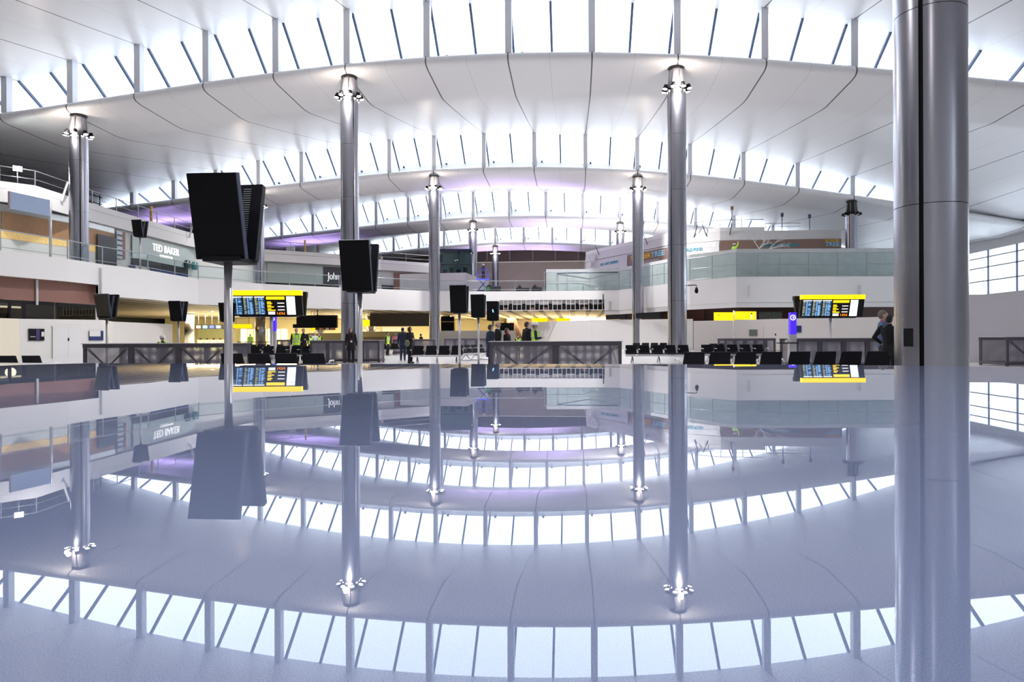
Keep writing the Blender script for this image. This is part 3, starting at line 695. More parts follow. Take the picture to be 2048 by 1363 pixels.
CL = [(-34.45, 44.6, 1, PI * -0.25, 'steel column on the left balcony, crown of lit spotlights, in front of the brown timber shop'),
      (-15.02, 44.5, 1, -PI * 0.25, 'tall steel column with lit spotlights standing behind the second tall black screen'),
      (6.5, 44.5, 1, -PI * 0.75, 'tall steel column with lit spotlights and a small camera on its right side'),
      (-34.6, 72, 2, -PI * 0.25, 'steel column mostly hidden behind the largest black screen'),
      (-15.02, 72, 2, -PI * 0.25, 'steel column with lit spotlights left of the row of three black screens'),
      (6.5, 72, 2, -PI * 0.75, 'steel column with lit spotlights just left of the column with the small camera'),
      (27.9, 72, 2, -PI * 0.75, 'short visible steel column with unlit collar at the right end of the restaurants'),
      (-15.02, 100, 3, -PI * 0.25, 'far steel column with lit spotlights rising beside the glass office'),
      (6.5, 100, 3, -PI * 0.75, 'far steel column top with spotlights, seen above the restaurant roof left end'),
      (-15.02, 128, 4, -PI * 0.25, 'farthest steel column with lit spotlights, in front of the beige end wall')]
for x, y, i, a, t in CL:
    lit = x < 20
    base = DZ if x < -30 or x > 20 or y > 90 else 0
    zt_ = zc(i, x)
    column(x, y, a, zt_, zb(i, x) - 2.1, t, True, lit, base)
    if lit:
        light('column_spots_glow', 'POINT', (x, y - 1.1, zb(i, x) - 2.0), 130, WARM, 0.15)
        sp = light('column_and_fill_spots', 'SPOT', (x, y - 1.3, zb(i, x) - 2.2), 1500 if x < -30 else 6000, (0.99, 0.97, 0.96), 0.12)
        sp.data.spot_size = math.radians(160); sp.data.spot_blend = 0.6
column(6.53, 13.26, -PI * 0.72, zb(0, 6.5) - 0.5, zb(0, 6.5) - 2.1, 'huge brushed steel column close to the camera at the right')
column(-15.02, 13.26, -PI * 0.25, zb(0, -15) - 0.5, zb(0, -15) - 2.1, 'steel column just outside the left edge of the picture')
for x, y in ((6.53, 13.26), (-15.02, 13.26), (-4.0, -12.0)):  # third spot has no column, added to brighten the near hall
    sp = light('column_and_fill_spots', 'SPOT', (x, y - 1.3, zb(0, x) - 2.2), 1900, (1.0, 0.96, 0.93), 0.12); sp.data.spot_size = math.radians(160); sp.data.spot_blend = 0.6
xk_, yk_ = 6.53, 13.26
r = MB().box(-0.085, -0.012, 0, 0.085, 0.02, 0.33).build('socket_plate', BLACK, bevel=0.004)
ta = math.radians(-90 - 62); r.location = (xk_ + 0.597 * math.cos(ta), yk_ + 0.597 * math.sin(ta), EYE - 0.14); r.rotation_euler = (0, 0, ta + PI / 2); r.location.z = EYE - 0.17
tag(r, 'small black plate on the left side of the huge near column', 'plate')
# surveillance camera on arm, right of column
r = thing('surveillance_camera', 'black dome camera hanging from an arm on the second right column', 'camera', (6.5 + 0.72, 44.5 - 0.15, EYE + 3.35))
MB().tube([(-0.1, 0, 0), (0.40, -0.02, 0.02), (0.46, -0.02, -0.02), (0.46, -0.02, -0.14)], 0.03, 8).build('arm', BLACK, r)
MB().tube([(0.46, -0.02, -0.12), (0.46, -0.02, -0.38)], [0.06, 0.13], 12).build('housing', BLACK, r)
MB().ell((0.46, -0.02, -0.40), (0.11, 0.11, 0.12), 12, 6).build('dome', SCREEN, r)

# ================================================================== COUNTER IN THE FOREGROUND
h_ = 0.07
edge = []
for px, py in ((0, 725), (240, 726), (480, 727), (760, 727.2), (1024, 727.5), (1280, 727.8), (1500, 728.3), (1750, 730), (1940, 732.3), (2048, 735)):
    v = -unroll(px, py)[1]; edge.append(XY(px, h_ * FPX / v))
edge = [(-3.3, 2.05), (-2.6, 2.08)] + edge + [(1.9, 1.15), (2.5, 0.7)]
outline = edge + [(2.4, -0.9), (-3.3, -0.9)]
r = thing('reception_counter', 'broad glossy speckled grey blue counter top filling the foreground', 'counter', (0, 0.5, 0))
ol = [(x, y - 0.5) for x, y in outline]
MB().prism(ol, EYE - h_ - 0.05, EYE - h_).build('counter_top', TABLEM, r)
MB().prism([(x * 0.93, y * 0.90 - 0.05) for x, y in ol], 0.0, EYE - h_ - 0.05).build('counter_body', mat('counter_panel', (0.5, 0.5, 0.55), 0.5), r)

# ================================================================== GROUND FLOOR, LEFT
FG = off(FL, 1.2)
# brown boarded shop wall under the near left balcony
xe, ye, ae = onwall(FG, 192)
g1 = [(p[0], p[1]) for p in FG[:4]] + [(xe, ye)]
struct(strip([(x, y, EYE + 2.55, EYE + 3.95) for x, y in g1], 0.2).build('wall_brown', BROWN))
struct(MB().add([(xe, ye, 0), (xe - 12, ye + 1, 0), (xe - 12, ye + 1, EYE + 3.3), (xe, ye, EYE + 3.3), (xe, ye + .25, 0), (xe - 12, ye + 1.25, 0), (xe - 12, ye + 1.25, EYE + 3.3), (xe, ye + .25, EYE + 3.3)],
    [(0, 1, 2, 3), (4, 5, 6, 7), (0, 3, 7, 4), (3, 2, 6, 7), (1, 2, 6, 5), (0, 1, 5, 4)]).build('wall_brown_return', FASC))
x, y, a = onwall(FG, 72, 0.05)
r = MB().box(-0.07, -0.08, EYE + 2.3, 0.07, 0, EYE + 3.9).build('wall_fin', mat('pale_fin', (0, 0, 0))); r.location = (x, y, 0); r.rotation_euler = (0, 0, a)
tag(r, 'pale vertical fin on the brown boarded shop wall at far left', 'fin')
SGLASS = glass_mat('smoky_shop_glass', (0.30, 0.29, 0.26), 0.12)
struct(strip([(x, y, 0, EYE + 3.9) for x, y in off(g1, 5.0)], 0.2).build('wall_shop_back', mat('dim_shop_wall', (0.30, 0.27, 0.22), 0.7)))
def wallthing(poly, px0, px1, z0, z1, m, name, label, cat, offs, th=0.06, group=None): return hang(poly, px0, px1, z0, z1, m, name, label, cat, offs=offs, th=th, group=group)
for a_, b_, t in ((-40, 17, 'smoky shop window pane at the far left edge, a bright tube behind it'), (18, 44, 'smoky shop window pane right of the bright tube'), (47, 108, 'wide smoky shop window pane under the brown boards, left of the black mullion'), (113, 190, 'smoky shop window pane right of the black mullion')):
    r, l, h = wallthing(g1, a_, b_, 0.2, 2.5, SGLASS, 'shop_window', t, 'window', 0.0, 0.03)
    MB().box(0, -0.05, h - 0.18, l, 0.06, h + 0.02).build('head_rail', BLACK, r); MB().box(-0.05, -0.05, 0, 0.12, 0.06, h).build('frame_post', BLACK, r)
x, y, a = onwall(off(g1, 1.6), 20)
r = thing('fluorescent_light', 'bright fluorescent tube light inside the far left shop', 'light', (x, y, EYE + 2.15), a - 0.0)
MB().tube([(-2.1, 0, 0), (0.7, 0, 0)], 0.06, 10).build('tube', TUBE, r); MB().box(-2.2, -0.07, 0.06, 0.8, 0.07, 0.14).build('housing', WHITE, r)
light('shop_tube', 'POINT', (x - .5, y + 0.6, EYE + 1.9), 60, (1, 0.9, 0.7), 0.3)
# white hoardings on the ground
HL = PT([(38, 42.0), (206, 47.4), (226, 51), (345, 62)])
struct(strip([(*HL[0], 0, EYE + 1.35), (*HL[1], 0, EYE + 1.42), (*HL[2], 0, EYE + 1.40), (*HL[3], 0, EYE + 1.45)], 0.12).build('wall_hoarding_left', HOARD))
HC = PT([(-60, 37.5), (39, 41.9)])
struct(strip([(*HC[0], 0, EYE + 1.3), (*HC[1], 0, EYE + 1.35)], 0.12).build('wall_hoarding_cream', CREAM))
r, l, h = wallthing(HL, 56, 87, -0.0, 0.75, BLACK, 'notice', 'dark framed notice on the white hoarding, leftmost in the picture', 'notice', 0.05, 0.04)
MB().box(l * .45, -0.055, 0.05, l * .68, -0.04, h - .05).build('purple_band', mat('purple_print', (0.06, 0.03, 0.16), 0.5), r); MB().box(l * .8, -0.055, h * .35, l * .97, -0.04, h * .75).build('white_label', HOARD, r)
MB().box(l * .08, -0.055, h * .3, l * .4, -0.04, h * .36).build('printed_line', GREYL, r)
r, l, h = wallthing(HL, 104, 165, -1.15, 0.90, mat('white_door', (0.80, 0.79, 0.80), 0.5), 'hoarding_door', 'plain white double door in the left hoarding with a small dark lock', 'door', 0.05, 0.03)
MB().box(l * .5 - 0.005, -0.034, 0, l * .5 + 0.005, -0.028, h).build('joint', GREYL, r); MB().box(l * .5 - .04, -0.07, h * .55, l * .5 + .03, -0.03, h * .64).build('lock', BLACK, r)
MB().box(-0.05, -0.045, h, l + 0.05, -0.0, h + 0.08).build('head_trim', HOARD, r)
r, l, h = wallthing(HL, 177, 205, 0.0, 0.66, BLUE, 'notice', 'dark blue notice with a white corner sheet, right of the white hoarding door', 'notice', 0.05, 0.04)
MB().box(0, -0.055, h * .42, l * .78, -0.04, h).build('white_sheet', HOARD, r)
# arcade under the left balcony
AB = PT([(330, 100), (560, 104), (760, 110), (900, 112), (1010, 116)])
struct(strip([(x, y, 0, EYE + 3.2) for x, y in AB], 0.3).build('wall_arcade', WARMW))
struct(MB().prism([(x, y) for x, y in off(FL[4:19], 0.8)] + [(FL[18][0], 125), (-61, 125), (-61, FL[4][1])], EYE + 3.14, EYE + 3.24).build('ceiling_arcade', SLATC))
WLAMP = (1.0, 0.85, 0.50)
dl = mat('downlight_lens', (1, 1, 1), 0.3, emit=(1.0, 0.82, 0.5), es=14, samp=False)
k = 0
for px, d in ((425, 74), (470, 92), (412, 88), (560, 84), (640, 92), (700, 100), (760, 88), (820, 96), (900, 92), (1000, 90), (1090, 96), (1170, 92), (610, 76), (950, 104)):
    x, y = XY(px, d)
    r = thing('downlight', 'round recessed downlight in the slatted arcade ceiling', 'downlight', (x, y, EYE + 3.14), 0, 'recessed downlights of the arcade ceiling')
    MB().tube([(0, 0, 0), (0, 0, -0.04)], 0.22, 16).build('rim', ALU, r); MB().tube([(0, 0, -0.041), (0, 0, -0.05)], 0.17, 16).build('lens', dl, r)
for px, d, p in ((430, 84, 1500), (560, 90, 1300), (700, 96, 1300), (840, 98, 1300), (1010, 98, 1000), (1130, 100, 1300)):
    x, y = XY(px, d); light('arcade_light', 'AREA', (x, y, EYE + 3.05), p * 1.7, WLAMP, 7)
# arcade columns
for px, d, t in ((379, 82, 'slender steel column under the balcony, right of the small leaning screens'), (521, 74, 'steel column below the balcony, behind the left flight board'), (640, 88, 'pale steel column far behind the walking woman'),
                 (742, 92, 'far steel column under the balcony right of the second tall screen'), (893, 92, 'grey steel column at the back, just left of the third black screen pole')):
    x, y = XY(px, d)
    r = thing('steel_column', t, 'column', (x, y, 0), 0)
    MB().tube([(0, 0, 0.35), (0, 0, EYE + 3.13)], 0.55, 24).build('shaft', STEEL, r); MB().tube([(0, 0, 0), (0, 0, 0.35)], 0.60, 24).build('base_ring', RAILM, r)
# row of small screens over service desks
for k in range(6):
    px = 397 + k * 13.3; x, y = XY(px, 84)
    r = thing('desk_monitor', 'small monitor hanging in a row over the service desks, %s' % ['reddish, leftmost', 'light blue', 'deep blue', 'blue and white', 'near black picture', 'rightmost'][k], 'monitor', (x, y, EYE + 1.35), YAW, 'monitors over the service desks')
    MB().box(-0.36, 0, 0, 0.36, 0.1, 0.52).build('casing', BLACK, r)
    cc = [(0.6, 0.25, 0.22), (0.1, 0.35, 0.75), (0.05, 0.08, 0.6), (0.15, 0.3, 0.7), (0.02, 0.02, 0.03), (0.03, 0.03, 0.05)][k]
    MB().box(-0.28, -0.01, 0.08, 0.28, 0, 0.44).build('picture', mat('monitor_picture_%d' % k, cc, 0.3, emit=cc, es=1.0), r)
    MB().tube([(0, 0.05, 0.5), (0, 0.05, 1.78)], 0.025, 6).build('hanger', RAILM, r)
x, y = XY(433, 86)
struct(MB().box(-0.1, 0, 0.0, 0.1, 0.2, 0.1).build('trim_17', WARMW))
for k in range(5):
    px = 400 + k * 13.2; x, y = XY(px, 85)
    r = thing('service_desk', ['pale green service desk, leftmost in the row under the small monitors', 'pale green service desk under the light blue monitor', 'pale green service desk under the deep blue monitor', 'pale green service desk under the blue and white monitor', 'pale green service desk beside the thick pole'][k], 'desk', (x, y, 0), YAW, 'service desks under the balcony')
    MB().box(-0.33, 0, 0, 0.33, 0.5, 1.12).build('front', GREENP, r); MB().box(-0.37, -0.03, 1.12, 0.37, 0.55, 1.17).build('top', WARMW, r)
    MB().box(-0.14, 0.1, 1.17, 0.14, 0.2, 1.35).build('terminal', BLACK, r)
for a_, b_, z0, z1, m_, t in ((395, 470, 0.3, 2.0, mat('lime_panel', (0.70, 0.74, 0.42), 0.4), 'pale lime back panel behind the service desks'), (478, 496, -0.6, 1.2, GREENP, 'green glass panel left of the far hi-vis worker'), (527, 537, 0.3, 1.5, mat('dark_green_panel', (0.08, 0.16, 0.10), 0.4), 'small dark green panel on the arcade back wall'),
                    (555, 578, -0.5, 1.2, mat('beige_lit_panel', (0.75, 0.68, 0.5), 0.5), 'tall beige panel behind the blue totem'), (700, 760, 0.9, 1.6, WHITE, 'long white light panel at the back of the arcade'), (765, 812, 0.9, 2.0, WHITE, 'white window like panel at the back, left of the standing couple')):
    wallthing(AB, a_, b_, z0, z1, m_, 'wall_panel', t, 'panel', 0.1)
xa = PT([(395, 86), (470, 88)])
for k in range(7):
    px = 482 + k * 13.5; x, y = XY(px, 90 + (k % 2) * 3)
    r = thing('glass_partition', 'pale green glass partition with steel frame in the lit arcade, %s' % ['first from the left', 'second from the left', 'third from the left', 'beside the flight board pole', 'just right of the flight board pole', 'beside the blue totem', 'right of the blue totem'][k], 'partition', (x, y, 0), YAW, 'glass partitions of the arcade')
    MB().box(0, 0, 0.1, 0.75, 0.05, 2.5).build('pane', GREENP if k % 3 else WARMW, r)
    for q in (0, 0.75): MB().box(q - 0.03, -0.03, 0, q + 0.03, 0.08, 2.6).build('post', MATS['timber_soffit'] if k % 2 else RAILM, r)
    MB().box(0, -0.03, 2.5, 0.75, 0.08, 2.6).build('head_rail', RAILM, r)
for k in range(6):
    px = 476 + k * 14; x, y = XY(px, 66)
    r = thing('queue_post', 'slim black queue post with belt behind the bench rows, %s' % ['first from the left', 'second from the left', 'third from the left', 'fourth from the left', 'fifth from the left', 'last at the right'][k], 'queue post', (x, y, 0), YAW, 'queue posts')
    MB().tube([(0, 0, 0.03), (0, 0, 1.0)], 0.035, 10).build('post', BLACK, r); MB().tube([(0, 0, 0), (0, 0, 0.03)], 0.17, 16).build('base', BLACK, r)
    if k < 5: MB().box(0.03, -0.005, 0.90, 0.62, 0.005, 0.96).build('belt', BLACK, r)
# dark suspended units and shopfront bulkheads
def block(px0, px1, d, z0, z1, th, m, name, label, cat, bev=0.0):
    xa, ya = XY(px0, d); xb, yb = XY(px1, d); a = math.atan2(yb - ya, xb - xa); l = math.hypot(xb - xa, yb - ya)
    r = MB().box(0, 0, 0, l, th, z1 - z0).build(name, m, bevel=bev); r.location = (xa, ya, EYE + z0); r.rotation_euler = (0, 0, a); tag(r, label, cat); return r
r = thing('suspended_screen', 'wide dark suspended screen hung behind the left flight board', 'screen', (*XY(593, 73), EYE + 1.25), YAW)
MB().box(0, 0, 0, 4.3, 0.5, 1.35).build('casing', BLACK, r); MB().box(1.95, -0.03, 0.1, 4.25, 0, 1.2).build('dark_glass', SCREEN, r); MB().tube([(2.2, 0.2, 1.3), (2.2, 0.2, 1.91)], 0.07, 8).build('hanger', STEEL, r)
MB().box(-0.4, 0.05, 0.0, -0.0, 0.4, 0.4).build('end_box', BLACK, r)
block(740, 862, 82, 1.55, 3.12, 0.4, mat('bronze_bulkhead', (0.06, 0.045, 0.03), 0.5), 'shop_bulkhead', 'dark bronze bulkhead hanging under the slatted ceiling, left of the column', 'bulkhead')
r = thing('dark_kiosk', 'dark glazed kiosk behind the third black screen', 'kiosk', (*XY(882, 88), 0), YAW)
MB().box(0, 0, EYE + 1.0, 1.7, 1.5, EYE + 2.9).build('glazing', SCREEN, r); MB().box(-0.1, -0.05, EYE + 2.2, 1.8, 0, EYE + 2.25).build('shelf_light', WARMW, r); MB().box(-.1, 0, 0, 1.8, 1.5, EYE + 1.0).build('base', HOARD, r)
block(1000, 1028, 84, -1.15, 1.95, 0.5, BLACK, 'dark_cabinet', 'black cabinet right of the black screen with the small blue mark', 'cabinet')
block(868, 1030, 83, -1.15, 1.0, 0.15, HOARD, 'hoarding_panel', 'low white hoarding behind the poles of the three black screens', 'hoarding')
block(616, 682, 80, -1.15, 0.75, 0.15, mat('lime_hoarding', (0.66, 0.62, 0.36), 0.6), 'hoarding_panel', 'yellowish low hoarding behind the three distant people', 'hoarding')
block(716, 812, 84, -1.15, 0.95, 0.15, mat('lime_hoarding', (0, 0, 0)), 'hoarding_panel', 'yellowish low hoarding behind the second tall screen pole', 'hoarding')
block(727, 796, 82, -1.15, 0.28, 0.12, mat('poster_print', (0.30, 0.23, 0.17), 0.6, noise=(1.2, 0.6, (1, 1, 1))), 'poster_panel', 'brown printed poster panel behind the seats, right of the second tall screen pole', 'poster')
r = thing('striped_banner', 'wide banner with slanting orange, black and white stripes under the suspended screen', 'banner', (*XY(622, 80.5), EYE + 1.1), YAW)
MB().box(0, 0, 0, 2.9, 0.06, 0.55).build('sheet', HOARD, r)
for k, (a_, b_, c) in enumerate(((0.1, 0.9, (0.05, 0.04, 0.04)), (1.05, 1.35, (0.6, 0.2, 0.1)), (1.38, 1.6, (0.05, 0.04, 0.04)), (2.0, 2.2, (0.05, 0.04, 0.05)), (2.25, 2.75, (0.6, 0.22, 0.12)))):
    MB().add([(a_, -.01, 0.52), (b_, -.01, 0.52), (b_ + .15, -.01, 0.03), (a_ + .15, -.01, 0.03)], [(0, 1, 2, 3)]).build('stripe', mat('stripe_%d' % k, c, 0.5), r)
for q in (0.3, 2.6): MB().tube([(q, 0.03, 0.5), (q, 0.03, 2.06)], 0.02, 6).build('hanger', RAILM, r)
# ceiling void with unclad frame in the middle
x0, y0, a0_ = onwall(FL, 998); x1, y1, _ = onwall(FL, 1209)
aa = math.atan2(y1 - y0, x1 - x0); LL = math.hypot(x1 - x0, y1 - y0)
struct(MB().add([(x0, y0 + 1.3, EYE + 3.2), (x1, y1 + 1.3, EYE + 3.2), (x1, y1 + 1.3, EYE + 4.4), (x0, y0 + 1.3, EYE + 4.4)], [(0, 1, 2, 3)]).build('wall_void', DARK))  # black sheet stands in for the shade inside the open ceiling void
r = thing('ceiling_frame', 'unclad metal stud frame under the far balcony edge', 'frame', (x0, y0, EYE + 3.2), aa)
MB().box(0, 0, 0, LL, 0.1, 0.06).build('bottom_track', FASC, r)
for k in range(24):
    MB().box(LL * k / 23.5, 0.0, 0.05, LL * k / 23.5 + 0.05, 0.08, 1.2).build('stud', FASC, r)
MB().box(0, 0.02, 0.78, LL, 0.05, 0.84).build('middle_track', RAILM, r)
INS = mat('foil_insulation', (0.50, 0.50, 0.51), 0.5, noise=(5, 0.4, (1, 1, 1)))
for k in range(8):
    q = LL * k / 8
    o = MB().box(q + 0.1, 0.35, 0.68, q + LL / 8 - 0.35, 0.6, 1.16); o.build('insulation', INS, r)
for k in (0, 2, 3, 6):
    MB().box(LL * k / 8 + 0.5, 0.4, 0.06, LL * k / 8 + 1.0, 0.6, 0.35).build('pipe_box', mat('rusty_box', (0.25, 0.13, 0.10), 0.6), r)
x, y, a = onwall(FL, 1205, 0.03)
r = MB().box(-0.35, -0.02, 0, 0.15, 0.0, 0.95).build('wall_opening', BLACK); r.location = (x, y, EYE + 4.05); r.rotation_euler = (0, 0, a); tag(r, 'small black upright opening in the far balcony fascia', 'opening')
# right ground hoardings
HR = PT([(1055, 82), (1182, 74), (1386, 67)])
struct(strip([(*HR[0], 0, EYE + 1.95), (*HR[1], 0, EYE + 2.0), (*HR[2], 0, EYE + 1.88)], 0.15).build('wall_hoarding_middle', HOARD))
HR2 = PT([(1344, 60), (1387, 60), (1400, 60), (1590, 60), (1830, 60)])
struct(strip([(*HR2[1], 0, EYE + 1.5), (*HR2[2], 0, EYE + 1.5), (*HR2[3], 0, EYE + 1.68), (*HR2[4], 0, EYE + 1.82)], 0.15).build('wall_hoarding_right', mat('pinkish_hoarding', (0.82, 0.75, 0.71), 0.6)))
r, l, h = wallthing(HR2, 1498, 1514, 0.15, 0.72, mat('grey_green_poster', (0.16, 0.18, 0.16), 0.4), 'notice', 'dark grey framed notice on the right hoarding, left of its door', 'notice', 0.04)
r, l, h = wallthing(HR2, 1527, 1567, -1.1, 1.05, mat('pinkish_door', (0.80, 0.73, 0.69), 0.6), 'hoarding_door', 'plain pinkish white door in the right hoarding', 'door', 0.04, 0.05)
MB().box(l * .55, -0.1, h * .6, l * .6, -0.05, h * .68).build('lock', BLACK, r)
wallthing(HR2, 1590, 1602, 0.45, 1.05, BLUE, 'notice', 'dark blue notice on the hoarding right of the blue totem', 'notice', 0.04)
wallthing(HR2, 1578, 1583, 0.4, 0.68, BLUE, 'notice', 'tiny dark blue notice on the hoarding left of the blue totem', 'notice', 0.04)
RW = PT([(1240, 78), (1380, 70), (1480, 66), (1800, 66)])
struct(strip([(x, y, 0, EYE + 3.1) for x, y in RW], 0.2).build('wall_right_shops', mat('dark_brown_shop', (0.085, 0.045, 0.035), 0.6)))
wallthing(RW, 1370, 1410, 1.4, 2.9, mat('dark_red_panel', (0.13, 0.05, 0.04), 0.5), 'decorated_board', 'dark red shop panel above the hoarding, right of the second right column', 'panel', 0.1)
wallthing(RW, 1517, 1563, 1.7, 2.5, mat('green_marble_print', (0.22, 0.26, 0.23), 0.5, noise=(6, 0.8, (1, 1, 1))), 'decorated_board', 'grey green mottled shop panel right of the yellow signs', 'panel', 0.1)
MATS['pinkish_hoarding']
LW = PT([(1218, 73.8), (1350, 66.5)])
wallthing(LW, 1224, 1262, 2.02, 2.5, BLACK, 'dark_window_strip', 'black slot window under the balcony, left of the first right column', 'window strip', 0.5, 0.4)
wallthing(LW, 1284, 1333, 2.02, 2.55, BLACK, 'dark_window_strip', 'black slot window under the balcony, between the two right columns', 'window strip', 0.5, 0.4)
WARMC = mat('peach_lit_wall', (0.78, 0.62, 0.46), 0.6)
struct(strip([(*XY(1012, 115), 0, EYE + 3.15), (*XY(1245, 108), 0, EYE + 3.15)], 0.2).build('wall_peach', WARMC))
x, y = XY(1176, 100)
r = thing('light_trough', 'long bright white light trough above the middle hoarding', 'light', (x, y, EYE + 2.3), YAW)
MB().box(-3.2, 0, 0, 2.6, 0.2, 0.75).build('lens', mat('trough_lens', (1, 1, 1), 0.4, emit=(1, 0.96, 0.86), es=1.6), r); MB().box(-3.3, 0.02, 0.75, 2.7, 0.3, 0.8).build('housing', WHITE, r)
# escalator
r = thing('escalator', 'distant escalator with brown side panels rising beside the middle hoarding', 'escalator', (*XY(1028, 92), 0), YAW + 0.15)
for s_ in (-0.1, 0.85):
    mb = MB(); mb.add([(s_, -1.5, 0), (s_, 6.5, 4.2), (s_, 6.5, 5.0), (s_, -1.5, 0.9), (s_ + .1, -1.5, 0), (s_ + .1, 6.5, 4.2), (s_ + .1, 6.5, 5.0), (s_ + .1, -1.5, 0.9)], [(0, 1, 2, 3), (7, 6, 5, 4), (0, 4, 5, 1), (1, 5, 6, 2), (2, 6, 7, 3), (3, 7, 4, 0)])
    mb.build('side_panel', BROWN, r); MB().tube([(s_ + .05, -1.9, 0.6), (s_ + .05, -1.6, 1.0), (s_ + .05, 6.5, 5.15)], 0.05, 8).build('handrail', BLACK, r)
mb = MB()
for k in range(20): mb.box(0, -1.5 + k * .4, k * .21, 0.85, -1.1 + k * .4, k * .21 + .21)
mb.build('steps', ALU, r)
# right near hoarding wall beyond the big column
HN = PT([(1925, 31), (2040, 30.5), (2120, 30)])
struct(strip([(*HN[0], 0, EYE + 1.92), (*HN[1], 0, EYE + 1.92), (*HN[2], 0, EYE + 1.95)], 0.15).build('wall_hoarding_near', mat('lilac_white', (0.76, 0.73, 0.78), 0.55)))
block(1908, 1975, 60, 4.2, 5.0, 0.3, mat('blue_grey_band', (0.35, 0.42, 0.52), 0.5), 'ledge', 'blue grey ledge under the right glazed wall', 'ledge') if False else None

# ================================================================== SCREENS ON POLES
def flight_screen(px, d, label, dz=0, sc=1.0, rz=0.0, blue=False, base=None, tint=SCREEN, loc=None):
    x, y = XY(px, d) if loc is None else loc
    r = thing('display_stand', label, 'screen', (x, y, dz), rz, 'black double screens on poles')
    r.scale = (sc, sc, sc)
    W, H, T = 0.60, 1.0, 0.10
    for side, nm in ((-1, 'front_monitor'), (1, 'rear_monitor')):
        tilt = math.radians(12.5) * side
        def tr(p):     # panel local: x across, y outward (0 back .. T front), z up from the panel's foot
            x_, o_, z_ = p; yy = side * (0.10 + o_); zz = z_
            c_, s_ = math.cos(abs(tilt)), math.sin(abs(tilt))
            return (x_, side * (0.09 + o_ * c_ + z_ * s_), 2.13 + z_ * c_ - o_ * s_)
        def tbox(mb, x0, o0, z0, x1, o1, z1):
            b = MB().box(x0, o0, z0, x1, o1, z1); mb.add([tr(v) for v in b.v], b.f); return mb
        mb = tbox(MB(), -W / 2, 0.0, 0, W / 2, T - 0.012, H); cas = mb.build(nm, NAVY if side < 0 else mat('black_casing', (0.010, 0.011, 0.018), 0.5, ior=1.3), r, bevel=0.006)
        tbox(MB(), -W / 2 + 0.004, T - 0.012, 0.004, W / 2 - 0.004, T, H - 0.004).build('screen_face', tint, cas)
        mb = MB()
        for cx_ in (-0.11, 0.11):
            for k in range(30): tbox(mb, cx_ - 0.05, -0.004, 0.06 + k * 0.03, cx_ + 0.05, 0.0, 0.068 + k * 0.03)
        mb.build('vent_slots', GREYL, cas)
        if side < 0:
            tbox(MB(), -W / 2 + 0.09, T, 0.012, -W / 2 + 0.105, T + 0.002, 0.02).build('standby_light', mat('red_led', (0.6, 0, 0), 0.4, emit=(1, 0.03, 0.05), es=2), cas)
        if blue and side < 0:
            tbox(MB(), 0.02, T, 0.42, 0.07, T + 0.002, 0.50).build('blue_mark', mat('blue_mark', (0.2, 0.6, 1), 0.4, emit=(0.25, 0.6, 1), es=1.5), cas)
            tbox(MB(), 0.0, T, 0.48, 0.05, T + 0.002, 0.58).build('blue_mark', MATS['blue_mark'], cas)
    MB().box(-0.2, -0.24, 2.08, 0.26, 0.24, 2.14).build('bracket', BLACK, r, bevel=0.01)
    MB().tube([(0, 0, 0.02), (0, 0, 2.1)], 0.05, 20).build('pole', POLE, r)
    MB().tube([(0, 0, 0), (0, 0, 0.03)], 0.16, 24).build('base_plate', STEEL, r)
    return r
FSR = math.radians(1.0)
flight_screen(457, 8.3, 'biggest black double screen on a steel pole, nearest to the camera', rz=FSR)
flight_screen(720, 13.7, 'second biggest black double screen, in front of the tall left column', rz=FSR)
flight_screen(919, 25.0, 'black double screen, left one of three standing close together in the centre', rz=FSR)
flight_screen(957, 30.2, 'black double screen, middle one of three standing close together in the centre', rz=FSR)
flight_screen(986, 35.6, 'black double screen with a small blue mark, right one of three in the centre', blue=True, rz=FSR)
flight_screen(214, 28.8, 'black double screen in front of the brown boards and white hoarding at left', rz=FSR, tint=mat('brown_black_screen', (0.035, 0.028, 0.012), 0.3))
flight_screen(357, 34.2, 'small black double screen above the left wire barrier', rz=FSR)
flight_screen(281, 53.8, 'black double screen up on the left balcony, before the pale green sign', dz=DZ, sc=1.30, rz=FSR)
flight_screen(455, 36, 'black double screen mostly hidden by the biggest screen pole and flight board', rz=FSR)

